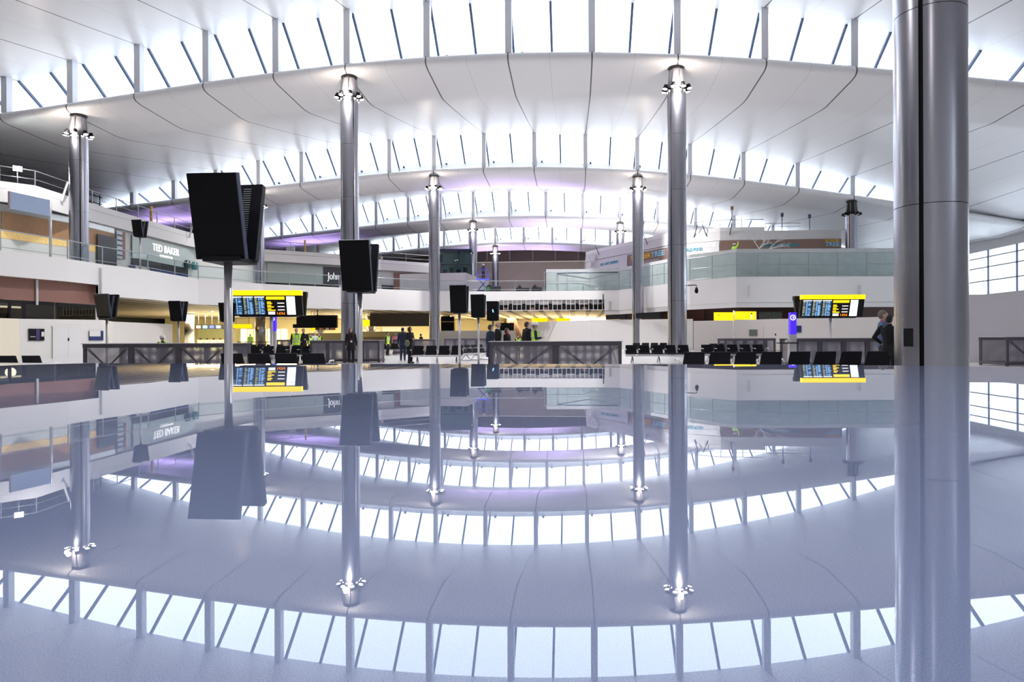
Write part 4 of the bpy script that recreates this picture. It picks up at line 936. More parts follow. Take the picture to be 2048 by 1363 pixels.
# ================================================================== FLIGHT INFORMATION BOARDS
LISTB = mat('list_blue_lit', (0.3, 0.55, 0.8), 0.4, emit=(0.22, 0.45, 0.80), es=0.75)
LISTG = mat('list_olive_lit', (0.4, 0.42, 0.2), 0.4, emit=(0.40, 0.38, 0.12), es=0.8)
LISTW = mat('list_white_lit', (0.9, 0.95, 1), 0.4, emit=(0.80, 0.92, 1.0), es=1.0)
ORNG = mat('orange_digits_lit', (1, 0.3, 0.0), 0.4, emit=(1.0, 0.22, 0.01), es=1.3)
YTXT = mat('yellow_digits_lit', (1, 0.7, 0), 0.4, emit=(1.0, 0.60, 0.0), es=1.1)
def flight_board(px, d, label, rz, flip, zt_=2.66):
    x, y = XY(px, d)
    r = thing('flight_board', label, 'flight board', (x, y, 0), rz, 'flight boards with yellow headers')
    W = 3.85; Zt = EYE + zt_; H = 1.08; hd = 0.27
    x0, x1 = (-2.05, 1.8) if not flip else (-2.05, 1.8)
    def slab(y0s, sgn, m, name):
        t = 0.24
        v = []
        for zz, oo in ((Zt - hd - H, 0.12), (Zt - hd, 0.42)):
            for o in (oo, oo + t):
                for xx_ in (x0, x1): v.append((xx_, sgn * o, zz))
        mb = MB().add(v, [(0, 1, 3, 2), (4, 6, 7, 5), (0, 4, 5, 1), (2, 3, 7, 6), (0, 2, 6, 4), (1, 5, 7, 3)])
        return mb.build(name, m, r)
    fr = slab(0, -1, BLACK, 'front_cabinet'); slab(0, 1, BLACK, 'rear_cabinet')
    MB().box(x0, -0.76, Zt - hd, x1, -0.40, Zt).build('header', YELLOW, r)
    MB().box(x0, 0.40, Zt - hd, x1, 0.76, Zt).build('rear_header', BLACK, r)
    MB().tube([(0, 0, 0), (0, 0, Zt - hd - 0.2)], 0.085, 16).build('pole', POLE, r); MB().tube([(0, 0, 0), (0, 0, 0.04)], 0.3, 20).build('base_plate', STEEL, r)
    MB().box(-1.6, -0.4, Zt - hd - H - 0.06, 1.4, 0.4, Zt - hd - H + 0.02).build('bracket', BLACK, r)
    zb0 = Zt - hd - H
    def f(u, v, o=0.004):   # on the leaning front face: u metres from the left end, v from the bottom
        q = v / H; return (x0 + u, -(0.12 + 0.30 * q + 0.24) - o, zb0 + v)
    def quad(mb, u0, v0, u1, v1, o=0.004):
        mb.add([f(u0, v0, o), f(u1, v0, o), f(u1, v1, o), f(u0, v1, o)], [(0, 1, 2, 3)]); return mb
    rnd = random.Random(3)
    for k in range(3):
        s0 = 0.12 + k * 0.60
        pn = quad(MB(), s0, 0.06, s0 + 0.54, 1.02).build('departures_panel', mat('deep_blue_panel', (0.01, 0.03, 0.08), 0.3, emit=(0.01, 0.05, 0.12), es=0.6), r)
        quad(MB(), s0, 0.97, s0 + 0.54, 1.02, 0.006).build('title_line', LISTW, pn)
        c1, c2, c3 = MB(), MB(), MB()
        for j in range(19):
            v0 = 0.08 + j * 0.047
            if rnd.random() < 0.9: quad(c1, s0 + 0.02, v0, s0 + 0.08 + rnd.random() * 0.10, v0 + 0.026, 0.008)
            if rnd.random() < 0.95: quad(c2, s0 + 0.21, v0, s0 + 0.29, v0 + 0.032, 0.008)
            if rnd.random() < 0.85: quad(c3, s0 + 0.33, v0, s0 + 0.43 + rnd.random() * 0.09, v0 + 0.032, 0.008)
        c1.build('destination_list', LISTG, pn); c2.build('time_list', LISTB, pn); c3.build('gate_list', LISTB, pn)
    s0 = 1.95
    quad(MB(), s0, 0.86, s0 + 0.98, 1.02).build('yellow_title', YTXT, r)
    c1, c2 = MB(), MB()
    for j in range(3):
        v0 = 0.62 - j * 0.18
        quad(c1, s0 + 0.03, v0, s0 + 0.30 + 0.08 * j, v0 + 0.055); quad(c1, s0 + 0.03, v0 + 0.08, s0 + 0.24, v0 + 0.13)
        quad(c2, s0 + 0.58, v0 + 0.02, s0 + 0.95, v0 + 0.075)
    c1.build('yellow_text', YTXT, r); c2.build('white_text', WLIT, r)
    quad(MB(), s0 + 0.05, 0.06, s0 + 0.42, 0.22).build('white_notice', WLIT, r)
    t = text('clock', '12:52', 0.24, ORNG, r, f(s0 + 0.72, 0.14, 0.01), 0.004, 0, width=0.42, bold=0.01)
    s0 = 3.02
    pn = quad(MB(), s0, 0.05, s0 + 0.46, 1.03).build('white_panel', LISTW, r)
    c1 = MB()
    for j in range(10): quad(c1, s0 + 0.05, 0.12 + j * 0.07, s0 + 0.42, 0.128 + j * 0.07, 0.008)
    quad(c1, s0 + 0.2, 0.84, s0 + 0.44, 0.87, 0.008)
    c1.build('faint_table', LISTB, pn)
    return r
flight_board(543, 37.5, 'large flight board with yellow header, left, behind the biggest screen pole', YAW + 0.05, False)
flight_board(1661, 42.6, 'large flight board with yellow header, right, before the brown shop wall', YAW - 0.02, True, 2.62)

# ================================================================== WAYFINDING SIGNS, TOTEMS
r = thing('direction_sign', 'yellow direction sign pair on a slim pole in front of the right hoarding', 'sign', (*XY(1469.5, 45), 0), YAW + 0.12)
MB().tube([(0, 0.1, 0), (0, 0.1, EYE + 1.8)], 0.06, 12).build('pole', POLE, r)
MB().box(-1.38, 0, EYE + 1.15, -0.08, 0.12, EYE + 1.68).build('left_panel', YELLOW, r); MB().box(0.06, 0, EYE + 1.20, 1.48, 0.12, EYE + 1.74).build('right_panel', YELLOW, r)
MB().box(1.46, 0.0, EYE + 1.2, 1.53, 0.12, EYE + 1.72).build('end_cap', mat('pink_cap', (0.8, 0.6, 0.6), 0.5), r)
text('lettering', '11', 0.22, BROWN, r, (-1.12, -0.012, EYE + 1.5), 0.003, bold=0.02)
for k in range(3): MB().box(1.12, -0.012, EYE + 1.28 + k * 0.14, 1.22, 0, EYE + 1.36 + k * 0.14).build('pictogram', BLACK if k == 2 else LISTW, r)
def hang_sign(px0, px1, py0, py1, d, label, wires=True):
    xa, ya = XY(px0, d); xb, yb = XY(px1, d); z0, z1 = ZZ(px0, py1, d), ZZ(px0, py0, d); l = math.hypot(xb - xa, yb - ya)
    r = thing('hanging_sign', label, 'sign', (xa, ya, z0), math.atan2(yb - ya, xb - xa))
    MB().box(0, 0, 0, l, 0.14, z1 - z0).build('panel', YELLOW, r)
    for q in (0.15, 0.85): MB().tube([(l * q, 0.07, z1 - z0), (l * q, 0.07, EYE + 3.12 - z0)], 0.02, 6).build('hanger', BLACK, r)
    return r
hang_sign(466, 503, 648, 656, 72, 'yellow hanging sign under the left flight board')
hang_sign(726, 739, 639, 652, 76, 'small yellow hanging sign right of the second tall screen pole')
hang_sign(621, 630, 655, 660.5, 75, 'tiny yellow hanging sign above the three distant people')
hang_sign(1064, 1095, 636, 646, 84, 'yellow hanging sign above the man in the white helmet')
hang_sign(1112, 1141, 636, 645, 84, 'yellow hanging sign above the middle hoarding, right of its twin')
def totem(px, d, ztop, label, base):
    r = thing('information_totem', label, 'totem', (*XY(px, d), 0), YAW - 0.1)
    w = 0.10
    MB().box(-w, -0.10, 0, w, 0.10, ztop * 0.66).build('body', POLE, r); MB().box(-w * .7, -0.10, ztop * .66, w * 1.0, 0.10, ztop).build('lit_head', BLUEL, r)
    n = 24; mb = MB(); vs = []
    for k in range(n):
        a = 2 * PI * k / n
        for rr in (0.085, 0.055): vs.append((rr * math.cos(a), -0.105, ztop - 0.15 + rr * math.sin(a)))
    mb.add(vs, [(2 * k, 2 * ((k + 1) % n), 2 * ((k + 1) % n) + 1, 2 * k + 1) for k in range(n)]); mb.build('ring_symbol', WLIT, r)
    MB().box(-0.01, -0.106, ztop - 0.18, 0.03, -0.102, ztop - 0.12).build('ring_dot', WLIT, r)
    if base:
        MB().box(-0.42, -0.25, 0.98, 0.10, 0.1, 1.01).build('tray', BLACK, r); MB().box(-0.2, -0.2, 1.01, -0.08, 0.0, 1.09).build('handset', HOARD, r)
    return r
totem(1584, 20, EYE + 0.735, 'blue lit information totem with white ring and small black tray, at right', True)
totem(549, 40, EYE + 1.35, 'blue lit information totem with white ring, under the left flight board', False)
# blank sign on the balcony
bx, by, ba = onwall(FL, 114, -0.5)
r = thing('blank_sign', 'blank blue grey flag sign on a pole on the left balcony', 'sign', (bx, by, DZ), ba)
MB().tube([(0, 0, 0), (0, 0, 3.75)], 0.085, 12).build('pole', POLE, r)
MB().bar((-2.75, 0, 3.22), (0.05, 0, 3.22), 0.10, 1.05).build('panel', SIGNB, r)
MB().box(-2.83, -0.07, 2.69, -2.73, 0.07, 3.75).build('end_frame', mat('mauve_frame', (0.45, 0.38, 0.46), 0.5), r)

# ================================================================== BARRIERS AROUND STAIR OPENINGS
def barrier(px0, px1, d, ztop, label, n=2, deep=2.2, d2=None, brace=True, low=False):
    xa, ya = XY(px0, d); xb, yb = XY(px1, d2 or d); a = math.atan2(yb - ya, xb - xa); l = math.hypot(xb - xa, yb - ya)
    h = EYE + ztop
    r = thing('stair_barrier', label, 'barrier', (xa, ya, 0), a, 'grey mesh barriers')
    fw = 0.10
    for y0 in (0, deep):
        for k in range(n + 1):
            xx_ = l * k / n; MB().box(max(0, xx_ - fw * .9), y0 - 0.03, 0, min(l, xx_ + fw * .9), y0 + 0.05, h - 0.02).build('post', BARR, r)
        MB().box(0, y0 - 0.05, h - 0.14, l, y0 + 0.07, h - 0.02).build('top_rail', BARR, r)
        MB().box(0, y0 - 0.04, 0.05, l, y0 + 0.04, 0.16).build('bottom_rail', BARR, r)
        for k in range(n):
            x0, x1 = l * k / n + fw * .9, l * (k + 1) / n - fw * .9
            p = MB().add([(x0, y0 + .01, 0.16), (x1, y0 + .01, 0.16), (x1, y0 + .01, h - 0.14), (x0, y0 + .01, h - 0.14)], [(0, 1, 2, 3)]).build('mesh_panel', MESHM, r)
            if brace and y0 == 0:
                for (ua, va, ub, vb) in ((0, h - .16, .45, 0.35), (.06, h - .16, .5, 0.28), (1, h - .16, .55, 0.35), (.94, h - .16, .5, 0.28)):
                    MB().bar((x0 + (x1 - x0) * ua, -0.01, va), (x0 + (x1 - x0) * ub, -0.01, vb), 0.022).build('brace', BARR, p)
    MB().box(-0.04, -0.07, h - 0.02, l + 0.04, deep + .1, h + 0.0).build('capping', BARTOP, r, bevel=0.005)
    for xx_ in (0, l):
        MB().box(xx_ - 0.04, 0, 0.05, xx_ + 0.04, deep, 0.16).build('end_rail', BARR, r)
        MB().add([(xx_, 0.05, 0.16), (xx_, deep, 0.16), (xx_, deep, h - .02), (xx_, .05, h - .02)], [(0, 1, 2, 3)]).build('end_panel', MESHM, r)
    return r
barrier(167, 452, 21.8, -0.10, 'long dark mesh barrier with braces at left, under the leaning screens', 3, 2.0)
barrier(979, 1243, 20.2, -0.075, 'long grey mesh barrier with braces in the centre, people behind it', 2, 2.0)
barrier(620, 759, 33.8, -0.04, 'grey mesh barrier behind the walking woman', 4, 1.2, brace=False)
barrier(1592, 1830, 25.5, -0.02, 'grey mesh barrier behind the blue totem and under the right flight board', 5, 1.5, brace=False)
barrier(1449, 1551, 37.5, -0.02, 'grey mesh barrier behind the dark bench rows, in front of the right hoarding', 5, 1.2, brace=False)
barrier(2012, 2110, 26.6, 0.0, 'grey mesh barrier at the right edge of the picture', 1, 1.5)
barrier(786, 868, 52, 0.0, 'far grey mesh barrier behind the standing couple', 2, 1.0, brace=False)
barrier(888, 974, 50, 0.05, 'far grey mesh barrier behind the poles of the three central screens', 4, 1.0, brace=False)
barrier(553, 580, 50, 0.0, 'short far mesh barrier right of the left blue totem', 1, 1.0, brace=False)

# ================================================================== BEAM SEATING
def bench(px, d, n, rz, label, pitch=0.60, face=1, scale=1.0, end=False):
    r = thing('beam_seat', label, 'bench', (*XY(px, d), 0), rz, 'rows of black airport seats')
    r.scale = (scale, scale, scale)
    L = n * pitch
    MB().box(0, -0.05, 0.33, L, 0.05, 0.39).build('beam', ALU, r)
    for xx_ in (pitch * .5, L - pitch * .5) if n < 4 else (pitch * .5, L * .5, L - pitch * .5):
        mb = MB().bar((xx_, 0, 0.34), (xx_, -0.30, 0.03), 0.05, 0.03).bar((xx_, 0, 0.34), (xx_, 0.30, 0.03), 0.05, 0.03); mb.box(xx_ - .03, -.36, 0, xx_ + .03, .36, 0.035)
        mb.build('leg', ALU, r)
    f = face
    for k in range(n):
        x0, x1 = pitch * k + 0.035, pitch * (k + 1) - 0.035
        s = MB(); s.add([(x0, f * .24, .40), (x1, f * .24, .40), (x1, -f * .26, .43), (x0, -f * .26, .43), (x0, f * .24, .45), (x1, f * .24, .45), (x1, -f * .26, .48), (x0, -f * .26, .48)],
              [(0, 1, 2, 3), (4, 5, 6, 7), (0, 1, 5, 4), (1, 2, 6, 5), (2, 3, 7, 6), (3, 0, 4, 7)])
        s.build('seat', SEATM, r, bevel=0.01)
        b = MB(); b.add([(x0, f * .22, .43), (x1, f * .22, .43), (x1 - .03, f * .37, .84), (x0 + .03, f * .37, .84), (x0, f * .27, .43), (x1, f * .27, .43), (x1 - .03, f * .41, .84), (x0 + .03, f * .41, .84)],
              [(0, 1, 2, 3), (4, 5, 6, 7), (0, 1, 5, 4), (1, 2, 6, 5), (2, 3, 7, 6), (3, 0, 4, 7)])
        b.build('backrest', SEATM, r, bevel=0.01)
    for k in range(n + 1):
        xx_ = pitch * k
        MB().tube([(xx_, f * .20, .36), (xx_, f * .20, .62), (xx_, f * .12, .66), (xx_, -f * .20, .66), (xx_, -f * .23, .63)], 0.016, 8).build('armrest', ALU, r)
    return r
B = [(1251, 31.0, 5, YAW, 'row of five black seats in front of the second right column', .60, 1),
     (1404, 31.6, 5, YAW, 'row of five black seats right of the second right column', .60, 1),
     (1355, 15.6, 4, YAW, 'near row of black seat backs, just behind the counter at right of centre', .575, -1),
     (1561, 15.6, 4, YAW - 0.0, 'near row of black seat backs in front of the huge column', .575, -1),
     (1262, 46, 6, YAW, 'far row of black seats behind the five seat row by the column', .60, -1),
     (1410, 38, 6, YAW + 0.25, 'black seat row turned slightly, behind the second five seat row', .60, -1),
     (-30, 14.6, 3, YAW, 'near black seat backs at the left edge, before the cream hoarding', .50, -1),
     (450, 16.0, 3, YAW, 'near black seat backs beside the thick pole of the biggest screen', .62, -1),
     (822, 31.5, 4, YAW, 'row of black seats right of the standing couple', .60, 1),
     (470, 33.0, 4, YAW + 0.15, 'black seat row under the left flight board', .60, 1),
     (552, 34.0, 3, YAW - 0.1, 'black seats behind the man in the yellow vest', .60, 1),
     (762, 50, 3, YAW, 'small far seat row left of the standing couple', .65, 1),
     (925, 36, 4, YAW + 1.0, 'black seat row seen end on, between the central screen poles', .60, 1),
     (455, 45, 6, YAW, 'far black seat row behind the left flight board pole', .60, 1)]
for px, d, n, rz, t, p, f in B: bench(px, d, n, rz, t, p, f)
bench(556, 15.9, 2, YAW, 'near pair of black seat backs below the man in the yellow vest', .62, -1)
# ================================================================== SUNDRIES
x, y, a = onwall(L2, 47, -2.0)
r = thing('floodlight', 'blazing floodlight on a stand on the upper left level', 'floodlight', (x, y, Z2 - 0.05), a)
zf = ZZ(47, 336, depth(x, y)) - Z2
MB().tube([(0, 0, 0), (0, 0, zf)], 0.04, 8).build('stand', RAILM, r); MB().box(-0.3, -0.08, zf - 0.2, 0.3, 0.12, zf + 0.2).build('housing', BLACK, r); MB().box(-0.26, -0.10, zf - 0.17, 0.26, -0.08, zf + 0.17).build('lens', FLOODM, r)
light('floodlight_glow', 'SPOT', (x, y - 0.4, Z2 + zf), 200, (0.9, 1, 0.97), 0.2, rot=(math.radians(75), 0, 0))
# scaffold tower on the upper left level
x, y, a = onwall(L2, 258, -3.0)
r = thing('scaffold_tower', 'small dark scaffold tower on the upper left level by the first skylight end', 'scaffold', (x, y, Z2 - .05), a)
for sx in (-1.3, -0.3, 0.7):
    for sy in (0, 1): MB().tube([(sx, sy, 0), (sx, sy, 1.9)], 0.045, 6).build('upright', BLACK, r)
for z in (0.5, 1.1, 1.7): MB().tube([(-1.6, 0, z), (1.0, 0, z)], 0.045, 6).build('ledger', BLACK, r)
MB().box(-1.4, 0, 0.05, 0.9, 1, 0.4).build('platform', SHOPD, r)
for k, (x, y) in enumerate(((-11.0, 80.5), (-3.5, 80.5), (-4.0, 104.5), (-6.0, 131.5), (-16.5, 131.5))):  # low fixtures added here to tint the roof bellies violet
    r = thing('violet_uplight', 'added violet strip uplight on the far balcony floor, %s' % ['left one behind the central balustrade', 'right one behind the central balustrade', 'in the middle distance', 'before the end wall, right one', 'before the end wall, left one'][k], 'uplight', (x, y, DZ), 0, 'added violet strip uplights of the far balcony')
    MB().box(-2, -0.1, 0, 2, 0.1, 0.12).build('housing', RAILM, r); MB().box(-1.95, -0.07, 0.12, 1.95, 0.07, 0.14).build('lens', VIOL, r)
    light('violet_wash', 'AREA', (x, y, DZ + 0.3), 420, (0.62, 0.45, 1.0), 4, 0.6, rot=(PI, 0, 0)).data.spread = 1.3
for px, t in ((314, 'yellow post on the upper left level railing, left of the biggest screen'), (613, 'yellow post on the upper left railing, above the pale glazed shopfront')):
    x, y, a = onwall(L2, px, -0.5); r = MB().box(-0.09, -0.09, 0, 0.09, 0.09, 1.5).build('yellow_post', YPOST, bevel=0.02); r.location = (x, y, Z2); tag(r, t, 'post')
x, y, a = onwall(L2, 588, -1.3); r = MB().box(-0.5, -0.2, 0, 0.5, 0.2, 0.75).build('white_box', WHITE, bevel=0.03); r.location = (x, y, Z2 - .05); tag(r, 'white box on the upper left level railing, left of a yellow post', 'box')
x, y = XY(762, 100)
r = thing('roof_post', 'short beige post standing beneath the skylight end at the upper left level', 'post', (x, y, EYE + 10.5))
MB().tube([(0, 0, 0), (0, 0, 1.6)], 0.3, 12).build('shaft', mat('beige_post', (0.62, 0.55, 0.45), 0.5), r)
# violet strip lights on top of the upper left level and restaurants
for k, (px, d, L_) in enumerate(((330, 82, 9), (420, 84, 9), (600, 106, 9), (660, 108, 8))):
    x, y = XY(px, d)
    r = thing('violet_uplight', 'violet strip uplight on the upper left level, %s' % ['nearest of the set', 'second nearest', 'second farthest', 'farthest of the set'][k], 'uplight', (x, y, Z2 - 0.05), YAW + 0.6, 'violet strip uplights')
    MB().box(-2, -0.1, 0, 2, 0.1, 0.12).build('housing', RAILM, r); MB().box(-1.95, -0.07, 0.12, 1.95, 0.07, 0.14).build('lens', VIOL, r)
    light('violet_wash', 'AREA', (x, y, Z2 + 0.3), 210, (0.58, 0.42, 1.0), 4, 0.6, rot=(PI, 0, 0)).data.spread = 2.5
# white bare tree on the right balcony
x, y, a = onwall(FL, 1462, -3.4)
r = thing('bare_tree', 'white bare branched tree behind the mottled boards on the right balcony', 'tree', (x, y, DZ))
mb = MB(); rnd = random.Random(5)
def branch(p, d, l, rad, depth_):
    q = p + d * l; m_ = p + d * l * .5 + Vector((rnd.uniform(-.08, .08), rnd.uniform(-.08, .08), 0.05)) * l
    mb.tube([p, m_, q], [rad, rad * .8, rad * .6], 6)
    if depth_ > 0:
        for k in range(3 if depth_ > 1 else 2):
            nd = (d + Vector((rnd.uniform(-.9, 1.2), rnd.uniform(-.5, .5), rnd.uniform(-.25, .35)))).normalized()
            branch(q, nd, l * rnd.uniform(.55, .8), rad * .6, depth_ - 1)
branch(Vector((0, 0, 0)), Vector((0.1, 0, 1)).normalized(), 2.0, 0.09, 0)
branch(Vector((0.2, 0, 1.95)), Vector((0.3, 0, 1)).normalized(), 0.9, 0.07, 4)
branch(Vector((0.2, 0, 1.9)), Vector((1.2, 0, 0.9)).normalized(), 1.3, 0.06, 3)
mb.build('branches', FASC, r)
# dark machinery pieces seen on the far balcony
for px, w_, h_2, t in ((985, 1.9, 0.7, 'green and black machine on the far balcony, left of the small cones'), (1046, 1.6, 0.5, 'long low dark machine on the far balcony in the middle'), (1075, 1.2, 0.55, 'low dark machine on the far balcony beside the mottled boards')):
    x, y, a = onwall(FL, px, -1.6)
    r = thing('machine', t, 'machine', (x, y, DZ), a)
    MB().box(-w_ / 2, -0.3, 0.12, w_ / 2, 0.4, h_2).build('body', SHOPD, r, bevel=0.04); MB().loft([(-w_ * .2, 0, h_2, .3, .2), (-w_ * .2, 0, h_2 + .4, .05, .05)], 8).build('cone_top', SHOPD, r)
    for s_ in (-1, 1): MB().tube([(s_ * w_ * .3, -0.32, 0.13), (s_ * w_ * .3, -0.22, 0.13)], 0.13, 12).build('wheel', BLACK, r)
    if px == 985: MB().box(-w_ / 2, -0.33, 0.2, -w_ / 6, -0.3, h_2 - .1).build('green_panel', mat('machine_green', (0.03, 0.16, 0.06), 0.5), r)
x, y, a = onwall(FL, 1188, -0.5)
r = thing('notice_pair', 'two small white notices stuck low on the right balcony glass, side by side', 'notice', (x, y, DZ), a)
for s_ in (0, 0.25): MB().box(s_, 0, 0.08, s_ + 0.17, 0.02, 0.42).build('sheet', HOARD, r)

# ================================================================== PEOPLE
def cap(mb, p, q, r0, r1, n=10):
    p, q = Vector(p), Vector(q); d = (q - p); l = d.length; d = d / l
    pts = [p - d * r0 * .95, p - d * r0 * .6, p]; rs = [r0 * .25, r0 * .8, r0]
    pts += [p.lerp(q, .5), q, q + d * r1 * .6, q + d * r1 * .95]; rs += [(r0 + r1) / 2 * 1.02, r1, r1 * .8, r1 * .25]
    mb.tube(pts, rs, n)
def hand(mb, wrist, dirv, side, palm_n, curl=0.35):
    d = Vector(dirv).normalized(); nrm = Vector(palm_n).normalized(); s = d.cross(nrm).normalized() * side
    c = Vector(wrist) + d * 0.045
    rot = Matrix((s, nrm, d)).transposed()
    mb.ell(c, (0.042, 0.016, 0.052), 10, 6, rot)
    for k, (o, ln) in enumerate(((-.030, .066), (-.010, .076), (.010, .072), (.030, .056))):
        b = Vector(wrist) + d * 0.085 + s * o
        m1 = b + (d * math.cos(curl) + nrm * math.sin(curl)) * ln * .5; m2 = m1 + (d * math.cos(curl * 2.2) + nrm * math.sin(curl * 2.2)) * ln * .5
        mb.tube([b - d * .02, b, m1, m2], [.0095, .0098, .009, .0075], 7)
    b = Vector(wrist) + d * 0.03 + s * -0.038
    m1 = b + (d * .75 - s * .55 + nrm * .35).normalized() * .035; m2 = m1 + (d * .95 - s * .15 + nrm * .35).normalized() * .032
    mb.tube([b + s * .015, b, m1, m2], [.011, .012, .011, .008], 7)
def person(px, d, label, H=1.75, face=0.0, top=CLK, legs=CLK, hair=HAIRK, style='short', vest=False, helmet=False, z=0.0, coat=None, arms=('down', 'down'), stride=0.0, skin=SKIN, scarf=None, extra=None, wide=1.0, turn=0.0, loc=None, collar=None):
    x, y = XY(px, d) if loc is None else loc
    S = H / 1.75
    r = thing('person', label, 'person', (x, y, z), face); r.scale = (S, S, S)
    hipz, shz = 0.92, 1.44
    W = wide
    hips = {-1: Vector((-.09, 0, hipz)), 1: Vector((.09, 0, hipz))}
    fy = {-1: stride, 1: -stride}
    knee = {s: Vector((.095 * s, fy[s] * .55 + .03, .50)) for s in (-1, 1)}
    ank = {s: Vector((.10 * s, fy[s], .085)) for s in (-1, 1)}
    sh = {s: Vector((.185 * s * W, 0, shz)) for s in (-1, 1)}
    el, wr, hd, pn = {}, {}, {}, {}
    for s, a in zip((-1, 1), arms):
        if a == 'down': e = sh[s] + Vector((.06 * s, -.02, -.29)); w_ = e + Vector((.01 * s, .06, -.25)); pn[s] = Vector((-s, .2, 0))
        elif a == 'back': e = sh[s] + Vector((.06 * s, -.09, -.27)); w_ = e + Vector((-.09 * s, -.06, -.22)); pn[s] = Vector((0, -1, 0))
        elif a == 'hold': e = sh[s] + Vector((.06 * s, .02, -.28)); w_ = e + Vector((-.12 * s, .22, .03)); pn[s] = Vector((-s * .3, 0, 1))
        elif a == 'cross': e = sh[s] + Vector((.07 * s, .03, -.28)); w_ = e + Vector((-.24 * s, .15, .02)); pn[s] = Vector((0, -1, 0))
        elif a == 'hip': e = sh[s] + Vector((.15 * s, -.05, -.25)); w_ = e + Vector((-.13 * s, .10, -.14)); pn[s] = Vector((-s, 0, 0))
        elif a == 'up': e = sh[s] + Vector((.10 * s, .12, .20)); w_ = e + Vector((-.02 * s, .08, .25)); pn[s] = Vector((0, 1, 0))
        el[s], wr[s] = e, w_; hd[s] = (w_ - e).normalized()
    def torso(mb, g, z0=0.86, z1=1.50):
        secs = [(0, 0, .86, .155, .105), (0, .0, .95, .165, .115), (0, 0, 1.06, .145, .10), (0, .005, 1.20, .162, .115), (0, .005, 1.34, .182 * W, .118), (0, 0, 1.43, .170 * W, .095), (0, -.005, 1.485, .085, .07), (0, -.005, 1.50, .06, .058)]
        secs = [(a, b, c, e + g, f + g) for a, b, c, e, f in secs if z0 - .01 <= c <= z1 + .01]
        mb.loft(secs, 20)
    # continuous body
    b = MB(); torso(b, -.012)
    cap(b, (0, -.01, 1.47), (0, .0, 1.60), .052, .048)
    b.ell((0, .012, 1.655), (.075, .093, .112), 18, 12)
    b.ell((0, .045, 1.595), (.045, .050, .042), 12, 8)
    b.tube([(0, .10, 1.675), (0, .120, 1.645), (0, .108, 1.632)], [.008, .014, .008], 8)
    for s in (-1, 1):
        b.ell((.077 * s, .0, 1.65), (.010, .020, .030), 8, 6)
        cap(b, hips[s], knee[s], .080, .052); cap(b, knee[s], ank[s], .054, .036)
        cap(b, ank[s] + Vector((0, -.02, -.035)), ank[s] + Vector((.01 * s, .15, -.05)), .038, .030)
        cap(b, sh[s], el[s], .048, .038); cap(b, el[s], wr[s], .038, .025)
        hand(b, wr[s], hd[s], s, pn[s])
    body = b.build('body', skin, r, merge=False)
    md = body.modifiers.new('remesh', 'REMESH'); md.mode = 'VOXEL'; md.voxel_size = 0.0085; md.use_smooth_shade = True
    def cloth(name, mb, m, vs=0.011, par=None):
        o = mb.build(name, m, par or r, merge=False); md = o.modifiers.new('remesh', 'REMESH'); md.mode = 'VOXEL'; md.voxel_size = vs; md.use_smooth_shade = True; return o
    # trousers
    t = MB(); t.loft([(0, 0, .84, .16, .118), (0, 0, .93, .172, .125), (0, 0, 1.02, .155, .112)], 20)
    for s in (-1, 1):
        cap(t, hips[s], knee[s], .098, .070); cap(t, knee[s], ank[s] + Vector((0, 0, .03)), .070, .056)
    cloth('trousers', t, legs)
    for s in (-1, 1):
        q = MB(); q.ell(ank[s] + Vector((0, .055, -.045)), (.046, .135, .045), 12, 8); q.ell(ank[s] + Vector((0, -.02, -.01)), (.045, .055, .06), 12, 8)
        cloth('shoe', q, SHOE)
    # top
    j = MB(); torso(j, .016, .86, 1.485)
    if coat: j.loft([(0, 0, coat, .215, .165), (0, 0, (coat + .9) / 2 + .1, .195, .15), (0, 0, .98, .175, .13)], 20)
    for s in (-1, 1):
        cap(j, sh[s], el[s], .068, .055); cap(j, el[s], wr[s] - hd[s] * .02, .055, .042)
    jk = cloth('coat' if coat else 'jacket', j, top)
    MB().loft([(0, -.005, 1.475, .075, .066), (0, -.002, 1.535, .060, .058)], 16).build('collar', collar or top, jk)
    if vest:
        v = MB(); torso(v, .030, .94, 1.44)
        for s in (-1, 1): cap(v, sh[s] * 1 + Vector((-.03 * s, 0, .0)), sh[s] + Vector((-.05 * s, 0, -.04)), .085, .085)
        v.loft([(0, 0, .88, .188, .138), (0, 0, 1.0, .185, .135)], 20)
        vo = cloth('vest', v, HIVIS)
        for zz, rx, ry in ((1.03, .190, .145), (1.17, .196, .150)):
            MB().loft([(0, .003, zz, rx, ry), (0, .003, zz + .05, rx, ry)], 24).build('reflective_band', SILV, vo)
        for s in (-1, 1): MB().box(.085 * s - .022, -.155, 1.2, .085 * s + .022, .158, 1.45).build('reflective_band', SILV, vo)
    # head details
    for s in (-1, 1):
        e = MB().ell((.030 * s, .096, 1.668), (.013, .010, .008), 10, 6).build('eye', HATW, r)
        MB().ell((.030 * s, .104, 1.668), (.006, .004, .006), 8, 4).build('pupil', BLACK, e)
    MB().ell((0, .098, 1.608), (.024, .010, .006), 10, 6).build('mouth', CLP, r)
    if style != 'bald':
        hm = MB()
        hm.ell((0, -.008, 1.675), (.085, .100, .108), 18, 8, z0=0.02)
        hm.ell((0, -.035, 1.655), (.082, .080, .105), 16, 8)
        if style == 'long':
            hm.loft([(0, -.045, 1.36, .075, .04), (0, -.05, 1.45, .11, .055), (0, -.045, 1.58, .098, .068), (0, -.03, 1.70, .088, .085)], 16)
            for s in (-1, 1): cap(hm, (.082 * s, .01, 1.68), (.088 * s, .015, 1.44), .028, .025)
        if style == 'bob':
            hm.loft([(0, -.03, 1.54, .098, .082), (0, -.028, 1.64, .108, .098), (0, -.02, 1.72, .095, .098)], 16)
        cloth('hair', hm, hair, 0.010)
    else:
